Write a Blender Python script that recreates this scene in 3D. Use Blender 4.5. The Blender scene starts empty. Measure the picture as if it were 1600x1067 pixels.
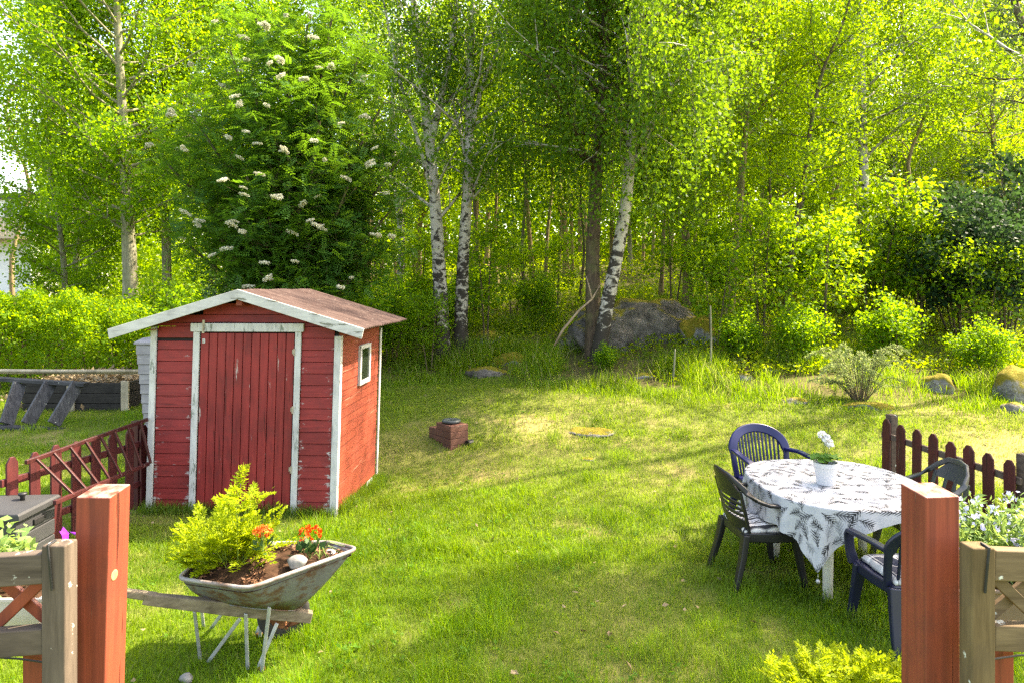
import bpy, math, random
import numpy as np
from mathutils import Vector, Matrix, Quaternion

random.seed(7)
RS = np.random.RandomState(11)
scene = bpy.context.scene
COL = scene.collection
F = 1067.0
CAMZ = 2.25
R = math.radians


def W(px, py, d):
    """point seen at picture position (px,py) standing d metres into the garden"""
    return Vector(((px - 800) / F * d, d, CAMZ - (py - 450) / F * d))


def GX(px, d):
    return (px - 800) / F * d


# ------------------------------------------------------------------ noise
_tab = np.random.RandomState(3).rand(256, 256)


def vnoise(x, y, s, seed=0):
    x = np.asarray(x, float) / s + 17.3 * seed + 500
    y = np.asarray(y, float) / s + 9.1 * seed + 500
    xi = np.floor(x).astype(int)
    yi = np.floor(y).astype(int)
    fx = x - xi
    fy = y - yi
    fx = fx * fx * (3 - 2 * fx)
    fy = fy * fy * (3 - 2 * fy)
    a = _tab[xi % 256, yi % 256]
    b = _tab[(xi + 1) % 256, yi % 256]
    c = _tab[xi % 256, (yi + 1) % 256]
    d = _tab[(xi + 1) % 256, (yi + 1) % 256]
    return (a * (1 - fx) + b * fx) * (1 - fy) + (c * (1 - fx) + d * fx) * fy


def fbm(x, y, s, seed=0, o=4):
    t = 0
    a = 1
    n = 0
    for k in range(o):
        t = t + a * vnoise(x, y, s / 2 ** k, seed + k)
        n += a
        a *= .5
    return t / n


def sm(t):
    t = np.clip(t, 0, 1)
    return t * t * (3 - 2 * t)


EX = [-30, -8, -5, -2.6, 0, 1, 3, 5, 8, 30]
EY = [15, 15, 14.4, 13.3, 12.3, 12.0, 10.9, 10.2, 10.0, 10.0]


def edge(x):
    return np.interp(x, EX, EY)


def H(x, y):
    x = np.asarray(x, float)
    y = np.asarray(y, float)
    e = edge(x)
    lf = np.interp(x, [-6, -2.6], [.25, 1])
    z = .48 * lf * sm((y - 7.6) / (e - 7.6))
    s = np.maximum(0, y - e)
    z = z + np.where(s < 8, .16 * s, 1.28 + .10 * (s - 8)) * np.interp(x, [-12, -4], [.35, 1])
    z = np.where(y > 75, np.minimum(z, 9), z)
    b = np.interp(s, [0, 4], [.035, .16])
    z = z + (fbm(x, y, 2.2, 5) - .5) * b * 2
    z = z - .17 * np.exp(-((x + 1.2) ** 2 / .9 + (y - 8.4) ** 2 / 1.2)) * (y > 0)
    z = z * np.interp(y, [2.5, 4], [.3, 1])
    return z


def h(x, y):
    return float(H(np.array([x]), np.array([y]))[0])


# ------------------------------------------------------------------ objects
def tag(o, label=None, cat=None, group=None, kind=None):
    if label: o['label'] = label
    if cat: o['category'] = cat
    if group: o['group'] = group
    if kind: o['kind'] = kind
    return o


def thing(name, label, cat, loc=(0, 0, 0), rz=0, group=None):
    o = bpy.data.objects.new(name, None)
    COL.objects.link(o)
    o.empty_display_size = .1
    o.location = loc
    o.rotation_euler = (0, 0, rz)
    return tag(o, label, cat, group)


def link(name, me, mat=None, parent=None, loc=None):
    o = bpy.data.objects.new(name, me)
    COL.objects.link(o)
    if mat is not None and len(me.materials) == 0:
        me.materials.append(mat)
    if parent is not None:
        o.parent = parent
    if loc is not None:
        o.location = loc
    return o


def copy_tree(o, parent=None):
    c = o.copy()
    COL.objects.link(c)
    c.parent = parent
    for ch in list(o.children):
        copy_tree(ch, c)
    return c


def fast_mesh(name, V, Fc, mat=None, smooth=False, col=None):
    V = np.ascontiguousarray(V, dtype=np.float32).reshape(-1, 3)
    Fc = np.ascontiguousarray(Fc, dtype=np.int32)
    k = Fc.shape[1]
    me = bpy.data.meshes.new(name)
    me.vertices.add(len(V))
    me.vertices.foreach_set('co', V.ravel())
    me.loops.add(Fc.size)
    me.loops.foreach_set('vertex_index', Fc.ravel())
    me.polygons.add(len(Fc))
    me.polygons.foreach_set('loop_start', np.arange(0, Fc.size, k, dtype=np.int32))
    me.polygons.foreach_set('loop_total', np.full(len(Fc), k, dtype=np.int32))
    if smooth:
        me.polygons.foreach_set('use_smooth', np.ones(len(Fc), dtype=bool))
    me.update(calc_edges=True)
    if col is not None:
        a = me.attributes.new('tint', 'FLOAT_COLOR', 'POINT')
        c4 = np.ones((len(V), 4), np.float32)
        c4[:, :3] = col
        a.data.foreach_set('color', c4.ravel())
    if mat is not None:
        me.materials.append(mat)
    return me


class MB:
    """collects shapes into one mesh"""

    def __init__(s):
        s.v = []
        s.f = []
        s.w = {}

    def add(s, vs, fs):
        o = len(s.v)
        s.v += [Vector(v) for v in vs]
        s.f += [tuple(i + o for i in f) for f in fs]
        return o

    def box(s, c, size, rot=None):
        x, y, z = size[0] / 2, size[1] / 2, size[2] / 2
        vs = [Vector(p) for p in ((-x, -y, -z), (x, -y, -z), (x, y, -z), (-x, y, -z), (-x, -y, z), (x, -y, z), (x, y, z), (-x, y, z))]
        if rot is not None:
            vs = [rot @ v for v in vs]
        c = Vector(c)
        s.add([v + c for v in vs], [(3, 2, 1, 0), (4, 5, 6, 7), (0, 1, 5, 4), (1, 2, 6, 5), (2, 3, 7, 6), (3, 0, 4, 7)])
        return s

    def span(s, a, b):
        a = Vector(a)
        b = Vector(b)
        return s.box((a + b) / 2, (abs(b.x - a.x), abs(b.y - a.y), abs(b.z - a.z)))

    def beam(s, p0, p1, w, t, up=(0, 0, 1), w1=None, t1=None):
        p0 = Vector(p0)
        p1 = Vector(p1)
        return s.sweep([p0, p1], [w, w1 or w], [t, t1 or t], up)

    def sweep(s, pts, ws, ts, up=(0, 0, 1)):
        """rectangular section: ws along side, ts along up"""
        pts = [Vector(p) for p in pts]
        n = len(pts)
        if not hasattr(ws, '__len__'): ws = [ws] * n
        if not hasattr(ts, '__len__'): ts = [ts] * n
        rings = []
        for i in range(n):
            d = (pts[min(i + 1, n - 1)] - pts[max(i - 1, 0)]).normalized()
            u = up[i] if isinstance(up, list) else up
            u = Vector(u)
            sd = d.cross(u)
            if sd.length < 1e-4:
                sd = d.cross(Vector((1, 0, 0)))
            sd.normalize()
            uu = sd.cross(d).normalized()
            a = sd * ws[i] / 2
            b = uu * ts[i] / 2
            rings.append([pts[i] - a - b, pts[i] + a - b, pts[i] + a + b, pts[i] - a + b])
        return s.loft(rings)

    def loft(s, rings, cap=True, closed=True):
        k = len(rings[0])
        vs = [v for r in rings for v in r]
        fs = []
        for i in range(len(rings) - 1):
            for j in range(k if closed else k - 1):
                j2 = (j + 1) % k
                fs.append((i * k + j, i * k + j2, (i + 1) * k + j2, (i + 1) * k + j))
        if cap:
            fs.append(tuple(reversed(range(k))))
            fs.append(tuple((len(rings) - 1) * k + j for j in range(k)))
        s.add(vs, fs)
        return s

    def tube(s, pts, rad, n=8, cap=True):
        pts = [Vector(p) for p in pts]
        m = len(pts)
        if not hasattr(rad, '__len__'): rad = [rad] * m
        ref = Vector((0, 0, 1))
        rings = []
        prev = None
        for i in range(m):
            d = (pts[min(i + 1, m - 1)] - pts[max(i - 1, 0)])
            if d.length < 1e-6: d = Vector((0, 0, 1))
            d.normalize()
            if prev is None:
                a = d.cross(ref)
                if a.length < 1e-3: a = d.cross(Vector((1, 0, 0)))
                a.normalize()
            else:
                a = prev - d * prev.dot(d)
                if a.length < 1e-4: a = d.cross(Vector((1, 0, 0)))
                a.normalize()
            prev = a
            b = d.cross(a)
            rings.append([pts[i] + (a * math.cos(2 * math.pi * j / n) + b * math.sin(2 * math.pi * j / n)) * rad[i] for j in range(n)])
        return s.loft(rings, cap)

    def lathe(s, prof, c=(0, 0, 0), n=24, cap=True):
        c = Vector(c)
        rings = [[c + Vector((r * math.cos(2 * math.pi * j / n), r * math.sin(2 * math.pi * j / n), z)) for j in range(n)] for r, z in prof]
        return s.loft(rings, cap)

    def prism(s, poly, n, t):
        """polygon (3D points) pushed both ways along n by t/2"""
        n = Vector(n).normalized() * t / 2
        k = len(poly)
        vs = [Vector(p) - n for p in poly] + [Vector(p) + n for p in poly]
        fs = [tuple(reversed(range(k))), tuple(range(k, 2 * k))] + [(j, (j + 1) % k, k + (j + 1) % k, k + j) for j in range(k)]
        s.add(vs, fs)
        return s

    def mesh(s, name, smooth=False, xf=None):
        me = bpy.data.meshes.new(name)
        vs = [xf(v) for v in s.v] if xf else s.v
        me.from_pydata([tuple(v) for v in vs], [], s.f)
        if smooth:
            me.polygons.foreach_set('use_smooth', [True] * len(me.polygons))
        if s.w:
            a = me.attributes.new('wear', 'FLOAT', 'POINT')
            a.data.foreach_set('value', [s.w.get(i, 0.) for i in range(len(s.v))])
        import bmesh
        bm = bmesh.new()
        bm.from_mesh(me)
        bmesh.ops.recalc_face_normals(bm, faces=bm.faces)
        bm.to_mesh(me)
        bm.free()
        return me

    def build(s, name, mat, parent=None, bevel=0, smooth=False, sub=0, xf=None, seg=2):
        o = link(name, s.mesh(name, smooth or bevel > 0, xf), mat, parent)
        if bevel:
            m = o.modifiers.new('bevel', 'BEVEL')
            m.width = bevel
            m.segments = seg
            m.limit_method = 'ANGLE'
            m.angle_limit = R(40)
            m.harden_normals = False
            e = o.modifiers.new('wn', 'WEIGHTED_NORMAL')
            e.keep_sharp = True
        if sub:
            m = o.modifiers.new('sub', 'SUBSURF')
            m.levels = m.render_levels = sub
        return o


# ------------------------------------------------------------------ materials
class NT:
    def __init__(s, name):
        s.m = bpy.data.materials.new(name)
        s.m.use_nodes = True
        s.t = s.m.node_tree
        s.n = s.t.nodes
        s.l = s.t.links
        s.b = s.n['Principled BSDF']
        s.out = s.n['Material Output']

    def new(s, t, **kw):
        x = s.n.new('ShaderNode' + t)
        for k, v in kw.items(): setattr(x, k, v)
        return x

    def set(s, sock, v):
        if isinstance(v, bpy.types.NodeSocket):
            s.l.new(v, sock)
        elif isinstance(v, (tuple, list)) and len(v) == 3 and sock.type == 'RGBA':
            sock.default_value = (*v, 1)
        else:
            sock.default_value = v

    def coord(s, kind='Object', scale=(1, 1, 1), rot=(0, 0, 0)):
        c = s.new('TexCoord')
        m = s.new('Mapping')
        s.l.new(c.outputs[kind], m.inputs[0])
        m.inputs['Scale'].default_value = scale
        m.inputs['Rotation'].default_value = rot
        return m.outputs[0]

    def pos(s, scale=(1, 1, 1)):
        g = s.new('NewGeometry')
        m = s.new('Mapping')
        s.l.new(g.outputs['Position'], m.inputs[0])
        m.inputs['Scale'].default_value = scale
        return m.outputs[0]

    def noise(s, vec, scale=5, detail=4, rough=.55, dist=0):
        x = s.new('TexNoise')
        s.l.new(vec, x.inputs['Vector'])
        x.inputs['Scale'].default_value = scale
        x.inputs['Detail'].default_value = detail
        x.inputs['Roughness'].default_value = rough
        x.inputs['Distortion'].default_value = dist
        return x.outputs['Fac']

    def ramp(s, fac, stops, interp='LINEAR'):
        x = s.new('ValToRGB')
        x.color_ramp.interpolation = interp
        e = x.color_ramp.elements
        while len(e) < len(stops): e.new(.5)
        for i, (p, c) in enumerate(stops):
            e[i].position = p
            if not hasattr(c, '__len__'): c = (c, c, c)
            e[i].color = (*c, 1)
        s.l.new(fac, x.inputs[0])
        return x.outputs[0]

    def mix(s, fac, a, b, mode='MIX'):
        x = s.new('Mix', data_type='RGBA', blend_type=mode)
        s.set(x.inputs[0], fac)
        s.set(x.inputs[6], a)
        s.set(x.inputs[7], b)
        return x.outputs[2]

    def math(s, op, a, b=0., clamp=False):
        x = s.new('Math', operation=op, use_clamp=clamp)
        s.set(x.inputs[0], a)
        s.set(x.inputs[1], b)
        return x.outputs[0]

    def island(s):
        return s.new('NewGeometry').outputs['Random Per Island']

    def attr(s, name, out='Fac'):
        return s.new('Attribute', attribute_name=name).outputs[out]

    def bump(s, hgt, strength=.3, dist=.01):
        x = s.new('Bump')
        x.inputs['Strength'].default_value = strength
        x.inputs['Distance'].default_value = dist
        s.l.new(hgt, x.inputs['Height'])
        s.l.new(x.outputs[0], s.b.inputs['Normal'])
        return x.outputs[0]

    def fin(s, color=None, rough=.6, metal=0., spec=.4):
        if color is not None: s.set(s.b.inputs['Base Color'], color)
        s.set(s.b.inputs['Roughness'], rough)
        s.set(s.b.inputs['Metallic'], metal)
        s.b.inputs['Specular IOR Level'].default_value = spec
        return s.m


def painted(name, c1, c2, wearc=(.5, .46, .43), grain=(1, 1, 12), thr=.66, soft=.06, rough=.6, wearattr=False, isl=.35, bump=.25, gscale=14, top=None):
    """painted wood: grain runs along the axis with the small scale"""
    t = NT(name)
    v = t.coord('Object', grain)
    n1 = t.noise(v, gscale, 5, .6)
    big = t.noise(t.coord('Object'), 1.7, 3)
    c = t.mix(t.ramp(n1, [(.36, 0.), (.64, 1.)]), c1, c2)
    c = t.mix(t.math('MULTIPLY', t.island(), isl), c, tuple(x * .55 for x in c2))
    c = t.mix(t.ramp(big, [(.35, 0.), (.7, .5)]), c, tuple(min(1, x * 1.3 + .002) for x in c1))
    w = t.noise(v, gscale * .55, 8, .7)
    if wearattr:
        w2 = t.noise(t.coord('Object', (1, 1, 2)), 9, 9, .75)
        w = t.math('ADD', t.math('MULTIPLY', w, .3), t.math('MULTIPLY', w2, .7))
        w = t.math('ADD', w, t.math('MULTIPLY', t.attr('wear'), .14))
    mask = t.ramp(w, [(thr, 0.), (thr + soft, 1.)])
    c = t.mix(mask, c, wearc)
    crk = t.noise(t.coord('Object', tuple(g * (1 if g > .5 else .35) for g in grain)), gscale * 1.6, 3, .5)
    cm = t.ramp(crk, [(.29, 1.), (.325, 0.)])
    c = t.mix(t.math('MULTIPLY', cm, .75), c, tuple(x * .22 for x in c2))
    gr = t.noise(t.coord('Object'), 6.5, 6, .7)
    c = t.mix(t.ramp(gr, [(.50, 0.), (.72, .45)]), c, tuple(x * .5 + .012 for x in c2))
    if top is not None:
        g = t.new('NewGeometry')
        sp = t.new('SeparateXYZ')
        t.l.new(g.outputs['Normal'], sp.inputs[0])
        tm = t.math('MULTIPLY', t.ramp(sp.outputs[2], [(.35, 0.), (.8, 1.)]), t.ramp(t.noise(t.coord('Object'), 30, 5), [(.36, 0.), (.6, .9)]))
        c = t.mix(tm, c, top)
    t.bump(t.math('SUBTRACT', t.math('SUBTRACT', n1, t.math('MULTIPLY', mask, .6)), t.math('MULTIPLY', cm, 1.2)), bump * 1.6, .005)
    return t.fin(c, rough, 0, .3)


def plain(name, c, rough=.5, metal=0., var=.25, scale=6, spec=.4, bump=0, c2=None):
    t = NT(name)
    n = t.noise(t.coord('Object'), scale, 5)
    col = t.mix(t.ramp(n, [(.3, 0.), (.7, 1.)]), tuple(x * (1 - var) for x in c), c2 or tuple(min(1, x * (1 + var)) for x in c))
    if bump: t.bump(t.noise(t.coord('Object'), scale * 6, 6), bump, .005)
    return t.fin(col, rough, metal, spec)


def greywood(name, c1=(.052, .039, .029), c2=(.135, .105, .080), grain=(1, 1, .08), lichen=.64, dark=(.05, .04, .035)):
    t = NT(name)
    v = t.coord('Object', grain)
    n = t.noise(v, 38, 6, .65, .4)
    c = t.mix(t.ramp(n, [(.3, 0.), (.68, 1.)]), c1, c2)
    b = t.noise(t.coord('Object'), 5, 5)
    c = t.mix(t.ramp(b, [(.45, 0.), (.75, .55)]), c, dark)
    c = t.mix(t.math('MULTIPLY', t.island(), .3), c, tuple(x * .6 for x in c1))
    l = t.noise(t.coord('Object'), 24, 6, .6)
    l = t.math('MULTIPLY', l, t.ramp(t.noise(t.coord('Object'), 7, 2), [(.4, .75), (.6, 1.05)]))
    lm = t.ramp(l, [(lichen, 0.), (lichen + .05, 1.)])
    c = t.mix(lm, c, (.52, .54, .47))
    t.bump(t.math('ADD', n, t.math('MULTIPLY', lm, .5)), .5, .004)
    return t.fin(c, .85, 0, .2)


def leafmat(name, a, b, tr, fac=.5, rough=.6, nscale=.5, spec=.18):
    t = NT(name)
    isl = t.island()
    big = t.noise(t.pos(), nscale, 3)
    f = t.math('ADD', t.math('MULTIPLY', isl, .6), t.math('MULTIPLY', t.math('SUBTRACT', big, .3), 1.0), True)
    c = t.mix(f, a, b)
    t.fin(c, rough, 0, spec)
    tl = t.new('BsdfTranslucent')
    t.set(tl.inputs[0], t.mix(f, tuple(x * .7 for x in tr), tr))
    mx = t.new('MixShader')
    mx.inputs[0].default_value = fac
    t.l.new(t.b.outputs[0], mx.inputs[1])
    t.l.new(tl.outputs[0], mx.inputs[2])
    t.l.new(mx.outputs[0], t.out.inputs[0])
    return t.m


def grassmat(name, fac=.4):
    t = NT(name)
    c = t.attr('tint', 'Color')
    t.fin(c, .55, 0, .3)
    tl = t.new('BsdfTranslucent')
    t.set(tl.inputs[0], t.mix(.5, c, (.36, .56, .008), 'MIX'))
    mx = t.new('MixShader')
    mx.inputs[0].default_value = fac
    t.l.new(t.b.outputs[0], mx.inputs[1])
    t.l.new(tl.outputs[0], mx.inputs[2])
    t.l.new(mx.outputs[0], t.out.inputs[0])
    return t.m


def barkmat(name, kind):
    t = NT(name)
    ob = t.coord('Object')
    if kind == 'birch':
        n = t.noise(t.coord('Object', (1, 1, 1.5)), 5.5, 8, .68, .5)
        fine = t.noise(t.coord('Object', (1, 1, 9)), 16, 4)
        sep = t.new('SeparateXYZ')
        t.l.new(ob, sep.inputs[0])
        low = t.ramp(t.math('MULTIPLY', sep.outputs[2], .22), [(0., .25), (.25, .13), (.7, .015)])
        k = t.math('ADD', n, low)
        c = t.mix(fine, (.30, .26, .22), (.56, .51, .45))
        c = t.mix(t.ramp(k, [(.54, 0.), (.61, 1.)]), c, (.035, .028, .022))
        t.bump(k, .5, .02)
        return t.fin(c, .75, 0, .25)
    c1, c2 = {'dark': ((.045, .032, .022), (.13, .09, .06)), 'tan': ((.14, .10, .055), (.30, .22, .12)), 'grey': ((.13, .12, .08), (.30, .28, .19)),
              'brown': ((.05, .038, .025), (.16, .12, .075))}[kind]
    n = t.noise(t.coord('Object', (1, 1, .25)), 22, 6, .65)
    c = t.mix(t.ramp(n, [(.35, 0.), (.65, 1.)]), c1, c2)
    c = t.mix(t.ramp(t.noise(ob, 2.5, 4), [(.5, 0.), (.7, .6)]), c, (.13, .15, .05))
    t.bump(n, .6, .02)
    return t.fin(c, .85, 0, .2)


def rockmat(name, moss=.55, c1=(.13, .12, .12), c2=(.36, .34, .33), mossc=(.30, .20, .02)):
    t = NT(name)
    n = t.noise(t.coord('Object'), 3.2, 10, .72)
    f = t.noise(t.coord('Object'), 16, 8, .7)
    c = t.mix(t.ramp(n, [(.36, 0.), (.64, 1.)]), c1, c2)
    c = t.mix(t.ramp(f, [(.50, 0.), (.66, .65)]), c, (.045, .04, .038))
    g = t.new('NewGeometry')
    sep = t.new('SeparateXYZ')
    t.l.new(g.outputs['Normal'], sep.inputs[0])
    k = t.math('ADD', t.math('MULTIPLY', sep.outputs[2], .6), t.math('MULTIPLY', t.noise(t.coord('Object'), 4, 6, .7), .8))
    mm = t.ramp(k, [(moss, 0.), (moss + .12, 1.)])
    mc = t.mix(t.noise(t.coord('Object'), 20, 4), mossc, (.12, .15, .015))
    c = t.mix(mm, c, mc)
    t.bump(t.math('ADD', n, t.math('MULTIPLY', f, .4)), 1., .12)
    return t.fin(c, .9, 0, .2)


M = {}
M['shed_red'] = painted('worn red siding paint', (.25, .024, .023), (.14, .012, .013), (.42, .37, .36), (.25, 1, 3), .61, .06, .6, True, .45)
M['shed_red_lit'] = painted('red siding paint', (.22, .042, .022), (.13, .022, .013), (.36, .13, .085), (1, .12, 2), .60, .06, .6, False, .3)  # same red as the front, with the sunlit orange put into the colour
M['door_red'] = painted('worn red door paint', (.24, .022, .021), (.135, .011, .012), (.40, .33, .30), (2, 1, .22), .625, .03, .55, False, .3)
M['white_trim'] = painted('worn white trim paint', (.46, .45, .44), (.34, .33, .32), (.15, .17, .14), (2.2, 2.2, .5), .60, .03, .6, False, .15)
M['white_fascia'] = painted('worn white fascia paint', (.45, .44, .42), (.32, .31, .295), (.13, .13, .10), (.35, 1, 2), .60, .04, .65, False, .1)
M['post_red'] = painted('orange red post paint', (.225, .045, .022), (.105, .022, .013), (.36, .19, .12), (2.4, 2.4, .10), .635, .02, .6, False, .1, .6, top=(.34, .20, .16))
M['fence_red'] = painted('dark red fence paint', (.085, .015, .015), (.042, .008, .009), (.12, .07, .055), (2, 2, .2), .64, .05, .55, False, .4)
M['greywood'] = greywood('weathered grey wood')
M['greywood_h'] = greywood('weathered grey rail wood', grain=(.08, 1, 1), lichen=.60)
M['warmwood'] = greywood('weathered tan wood', (.072, .047, .020), (.17, .118, .058), lichen=.68)
M['warmwood_h'] = greywood('weathered tan rail wood', (.080, .053, .027), (.19, .136, .076), grain=(.08, 1, 1), lichen=.62)
M['shaftwood'] = greywood('weathered shaft wood', (.095, .073, .048), (.24, .195, .14), grain=(.08, 1, 1), lichen=.72)
M['blackwood'] = greywood('black stained wood', (.022, .022, .025), (.075, .075, .08), grain=(.1, 1, 1), lichen=.66, dark=(.01, .01, .01))
M['treadwood'] = greywood('black stained tread wood', (.035, .035, .04), (.13, .13, .14), grain=(1, 1, .2), lichen=.68, dark=(.01, .01, .01))
M['knotwood'] = plain('bare knot wood', (.30, .19, .09), .7, 0, .4, 60)
M['bedwood'] = greywood('dark bed planks', (.018, .016, .014), (.05, .045, .04), grain=(.1, 1, 1), lichen=.8, dark=(.008, .008, .008))
M['palewood'] = greywood('pale post wood', (.30, .25, .17), (.48, .42, .31), lichen=.8)
M['rail_wood_old'] = greywood('old fence rail wood', (.06, .04, .03), (.17, .12, .09), grain=(1, .08, 1), lichen=.62)
M['trellis_red'] = painted('glossy maroon paint', (.060, .015, .014), (.032, .008, .008), (.14, .09, .08), (2, 2, .2), .62, .05, .4, False, .4)
M['brownbox'] = painted('faded brown box paint', (.15, .062, .042), (.085, .036, .026), (.25, .16, .12), (.3, .3, 3), .60, .06, .7, False, .55)
M['black'] = plain('black cord', (.012, .012, .013), .5)
M['dark'] = plain('dark interior', (.012, .01, .01), .9)
M['concrete'] = plain('grey concrete block', (.34, .35, .38), .9, 0, .25, 14, .2, .3)
M['white_plastic'] = plain('white plastic', (.56, .54, .49), .45, 0, .06, 4)
M['pot_white'] = plain('white pot glaze', (.52, .52, .54), .3, 0, .03, 4)
M['grey_plastic'] = plain('dark grey resin', (.028, .029, .031), .6, 0, .15, 5, .4, .04)
M['chair_blue'] = plain('navy blue plastic', (.006, .008, .055), .32, 0, .15, 4, .35)
M['chair_navy'] = plain('dark navy plastic', (.006, .008, .028), .38, 0, .2, 4, .5)
M['chair_dark'] = plain('charcoal plastic', (.010, .0095, .0115), .42, 0, .25, 5, .45)
M['chair_grey'] = plain('grey green plastic', (.04, .043, .045), .4, 0, .15, 5, .45)
M['steel'] = plain('dull galvanised bar', (.40, .40, .42), .5, .55, .2, 14, .4)
M['rubber'] = plain('old rubber', (.03, .028, .027), .85)
M['soil'] = plain('dark planting soil', (.045, .024, .014), .95, 0, .6, 22, .1, .9)
M['chips'] = leafmat('brown bark chips', (.07, .035, .018), (.20, .10, .055), (.05, .02, .01), .05)
M['brass'] = plain('dull iron fitting', (.35, .30, .24), .5, .5, .3, 20)
M['rust'] = plain('rusty iron', (.17, .07, .03), .85, .2, .4, 18, .3, .3)
M['house_white'] = plain('white render', (.72, .72, .73), .8, 0, .03, 1)
M['house_dark'] = plain('black roof metal', (.02, .02, .024), .5)
M['house_wood'] = plain('pale balcony boards', (.44, .35, .25), .7, 0, .12, 3)
M['stone_pale'] = plain('pale granite', (.20, .19, .18), .85, 0, .3, 30, .2, .4)
M['stone_grey'] = plain('grey stone', (.26, .25, .25), .85, 0, .35, 25, .2, .4)
M['rock'] = rockmat('mossy boulder', .79, (.055, .048, .042), (.22, .195, .175))
M['rock_moss'] = rockmat('moss covered rock', .50)
M['rock_bare'] = rockmat('bare flat rock', .80)
M['siding_grey'] = greywood('grey board siding', (.20, .19, .20), (.32, .31, .32), grain=(.1, 1, 1), lichen=.85, dark=(.14, .13, .14))

t = NT('galvanised tray steel')
n = t.noise(t.coord('Object'), 5, 7, .65)
g = t.noise(t.coord('Object'), 40, 4)
c = t.mix(g, (.125, .125, .14), (.215, .215, .235))
sp = t.noise(t.coord('Object', (1, 1, 1.6)), 7.5, 7, .7)
c = t.mix(t.ramp(sp, [(.47, 0.), (.58, .9)]), c, (.12, .052, .030))
c = t.mix(t.ramp(n, [(.55, 0.), (.75, .6)]), c, (.10, .085, .075))
t.bump(t.noise(t.coord('Object'), 9, 4), .35, .02)
M['tray'] = t.fin(c, .55, .35, .4)

M['rimsteel'] = plain('rusty rim steel', (.20, .12, .085), .65, .3, .4, 9, .4, .2, (.32, .31, .31))

t = NT('faded red corrugated roofing')
n = t.noise(t.coord('Object', (.35, 5, 1)), 4, 7, .65)
n2 = t.noise(t.coord('Object'), 2.2, 6, .6)
c = t.mix(t.ramp(n, [(.3, 0.), (.7, 1.)]), (.042, .024, .021), (.094, .062, .053))
c = t.mix(t.ramp(n2, [(.5, 0.), (.7, .7)]), c, (.034, .017, .015))
c = t.mix(t.ramp(t.noise(t.coord('Object'), 30, 5), [(.60, 0.), (.70, .6)]), c, (.17, .135, .115))
t.bump(n, .2, .004)
M['roofing'] = t.fin(c, .85, 0, .15)

t = NT('dark window glass')
M['glass'] = t.fin((.018, .024, .016), .04, 0, .6)

t = NT('printed tablecloth')
M['cloth'] = t.fin(t.attr('tint', 'Color'), .8, 0, .2)
t.bump(t.noise(t.coord('Object'), 9, 3), .25, .02)

t = NT('striped cushion fabric')
sep = t.new('SeparateXYZ')
t.l.new(t.coord('Object'), sep.inputs[0])
w = t.math('FRACT', t.math('MULTIPLY', sep.outputs[0], 22.))
w2 = t.math('FRACT', t.math('MULTIPLY', sep.outputs[0], 66.))
f = t.math('LESS_THAN', w, .34)
f2 = t.math('MULTIPLY', t.math('LESS_THAN', w2, .28), .6)
c = t.mix(t.math('MAXIMUM', f, f2), (.62, .60, .58), (.035, .034, .04))
M['stripe'] = t.fin(c, .85, 0, .2)

t = NT('checked cushion fabric')
sep = t.new('SeparateXYZ')
t.l.new(t.coord('Object'), sep.inputs[0])
fs = []
for k in (0, 1):
    w = t.math('FRACT', t.math('ADD', t.math('MULTIPLY', sep.outputs[k], 6.2), .3))
    a = t.math('LESS_THAN', w, .15)
    w3 = t.math('FRACT', t.math('ADD', t.math('MULTIPLY', sep.outputs[k], 6.2), .1))
    b = t.math('MULTIPLY', t.math('LESS_THAN', w3, .05), .5)
    fs.append(t.math('MULTIPLY', t.math('MAXIMUM', a, b), .62))
c = t.mix(t.math('ADD', fs[0], t.math('MULTIPLY', fs[1], .6), True), (.022, .026, .042), (.52, .52, .52))
M['check'] = t.fin(c, .85, 0, .2)

# leaves
M['leaf_aspen'] = leafmat('aspen leaves', (.040, .12, .008), (.115, .205, .010), (.36, .60, .016), .52)
M['leaf_yellow'] = leafmat('sunny young leaves', (.055, .14, .008), (.155, .235, .010), (.44, .64, .018), .54)
M['leaf_birch'] = leafmat('birch leaves', (.026, .088, .010), (.085, .165, .012), (.28, .47, .018), .48)
M['leaf_rowan'] = leafmat('rowan leaves', (.020, .080, .014), (.060, .145, .020), (.19, .38, .02), .44)
M['leaf_maple'] = leafmat('maple leaves', (.05, .135, .009), (.14, .235, .012), (.42, .64, .018), .52)
M['leaf_hedge'] = leafmat('hedge leaves', (.06, .15, .008), (.15, .26, .010), (.44, .64, .016), .5, nscale=1.3)
M['leaf_dark'] = leafmat('dark shrub leaves', (.012, .040, .018), (.03, .075, .028), (.06, .13, .03), .35)
M['leaf_pine'] = leafmat('pine needles', (.030, .065, .03), (.075, .115, .04), (.08, .14, .04), .3)
M['leaf_gold'] = leafmat('golden leaves', (.15, .23, .008), (.32, .38, .014), (.46, .56, .02), .5, nscale=6)
M['leaf_petunia'] = leafmat('petunia leaves', (.11, .20, .06), (.22, .33, .11), (.34, .48, .10), .4, nscale=8)
M['leaf_kalanchoe'] = leafmat('kalanchoe leaves', (.02, .055, .016), (.045, .10, .03), (.06, .14, .03), .2, nscale=8)
M['leaf_pale'] = leafmat('pale twig leaves', (.16, .21, .07), (.30, .36, .15), (.36, .45, .14), .4)
M['leaf_under'] = leafmat('undergrowth leaves', (.06, .13, .008), (.16, .22, .010), (.48, .62, .016), .54)
M['leaf_litter'] = leafmat('dry leaf litter', (.16, .11, .06), (.33, .26, .16), (.2, .14, .07), .2)
M['leaf_weed'] = leafmat('clover leaves', (.04, .13, .008), (.10, .21, .010), (.24, .44, .01), .45, nscale=2)
M['blossom'] = leafmat('cream blossom', (.55, .53, .40), (.78, .76, .62), (.6, .58, .44), .35, nscale=3)
M['white_petal'] = leafmat('white petals', (.78, .77, .78), (.85, .85, .86), (.8, .8, .8), .3, nscale=3)
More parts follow.
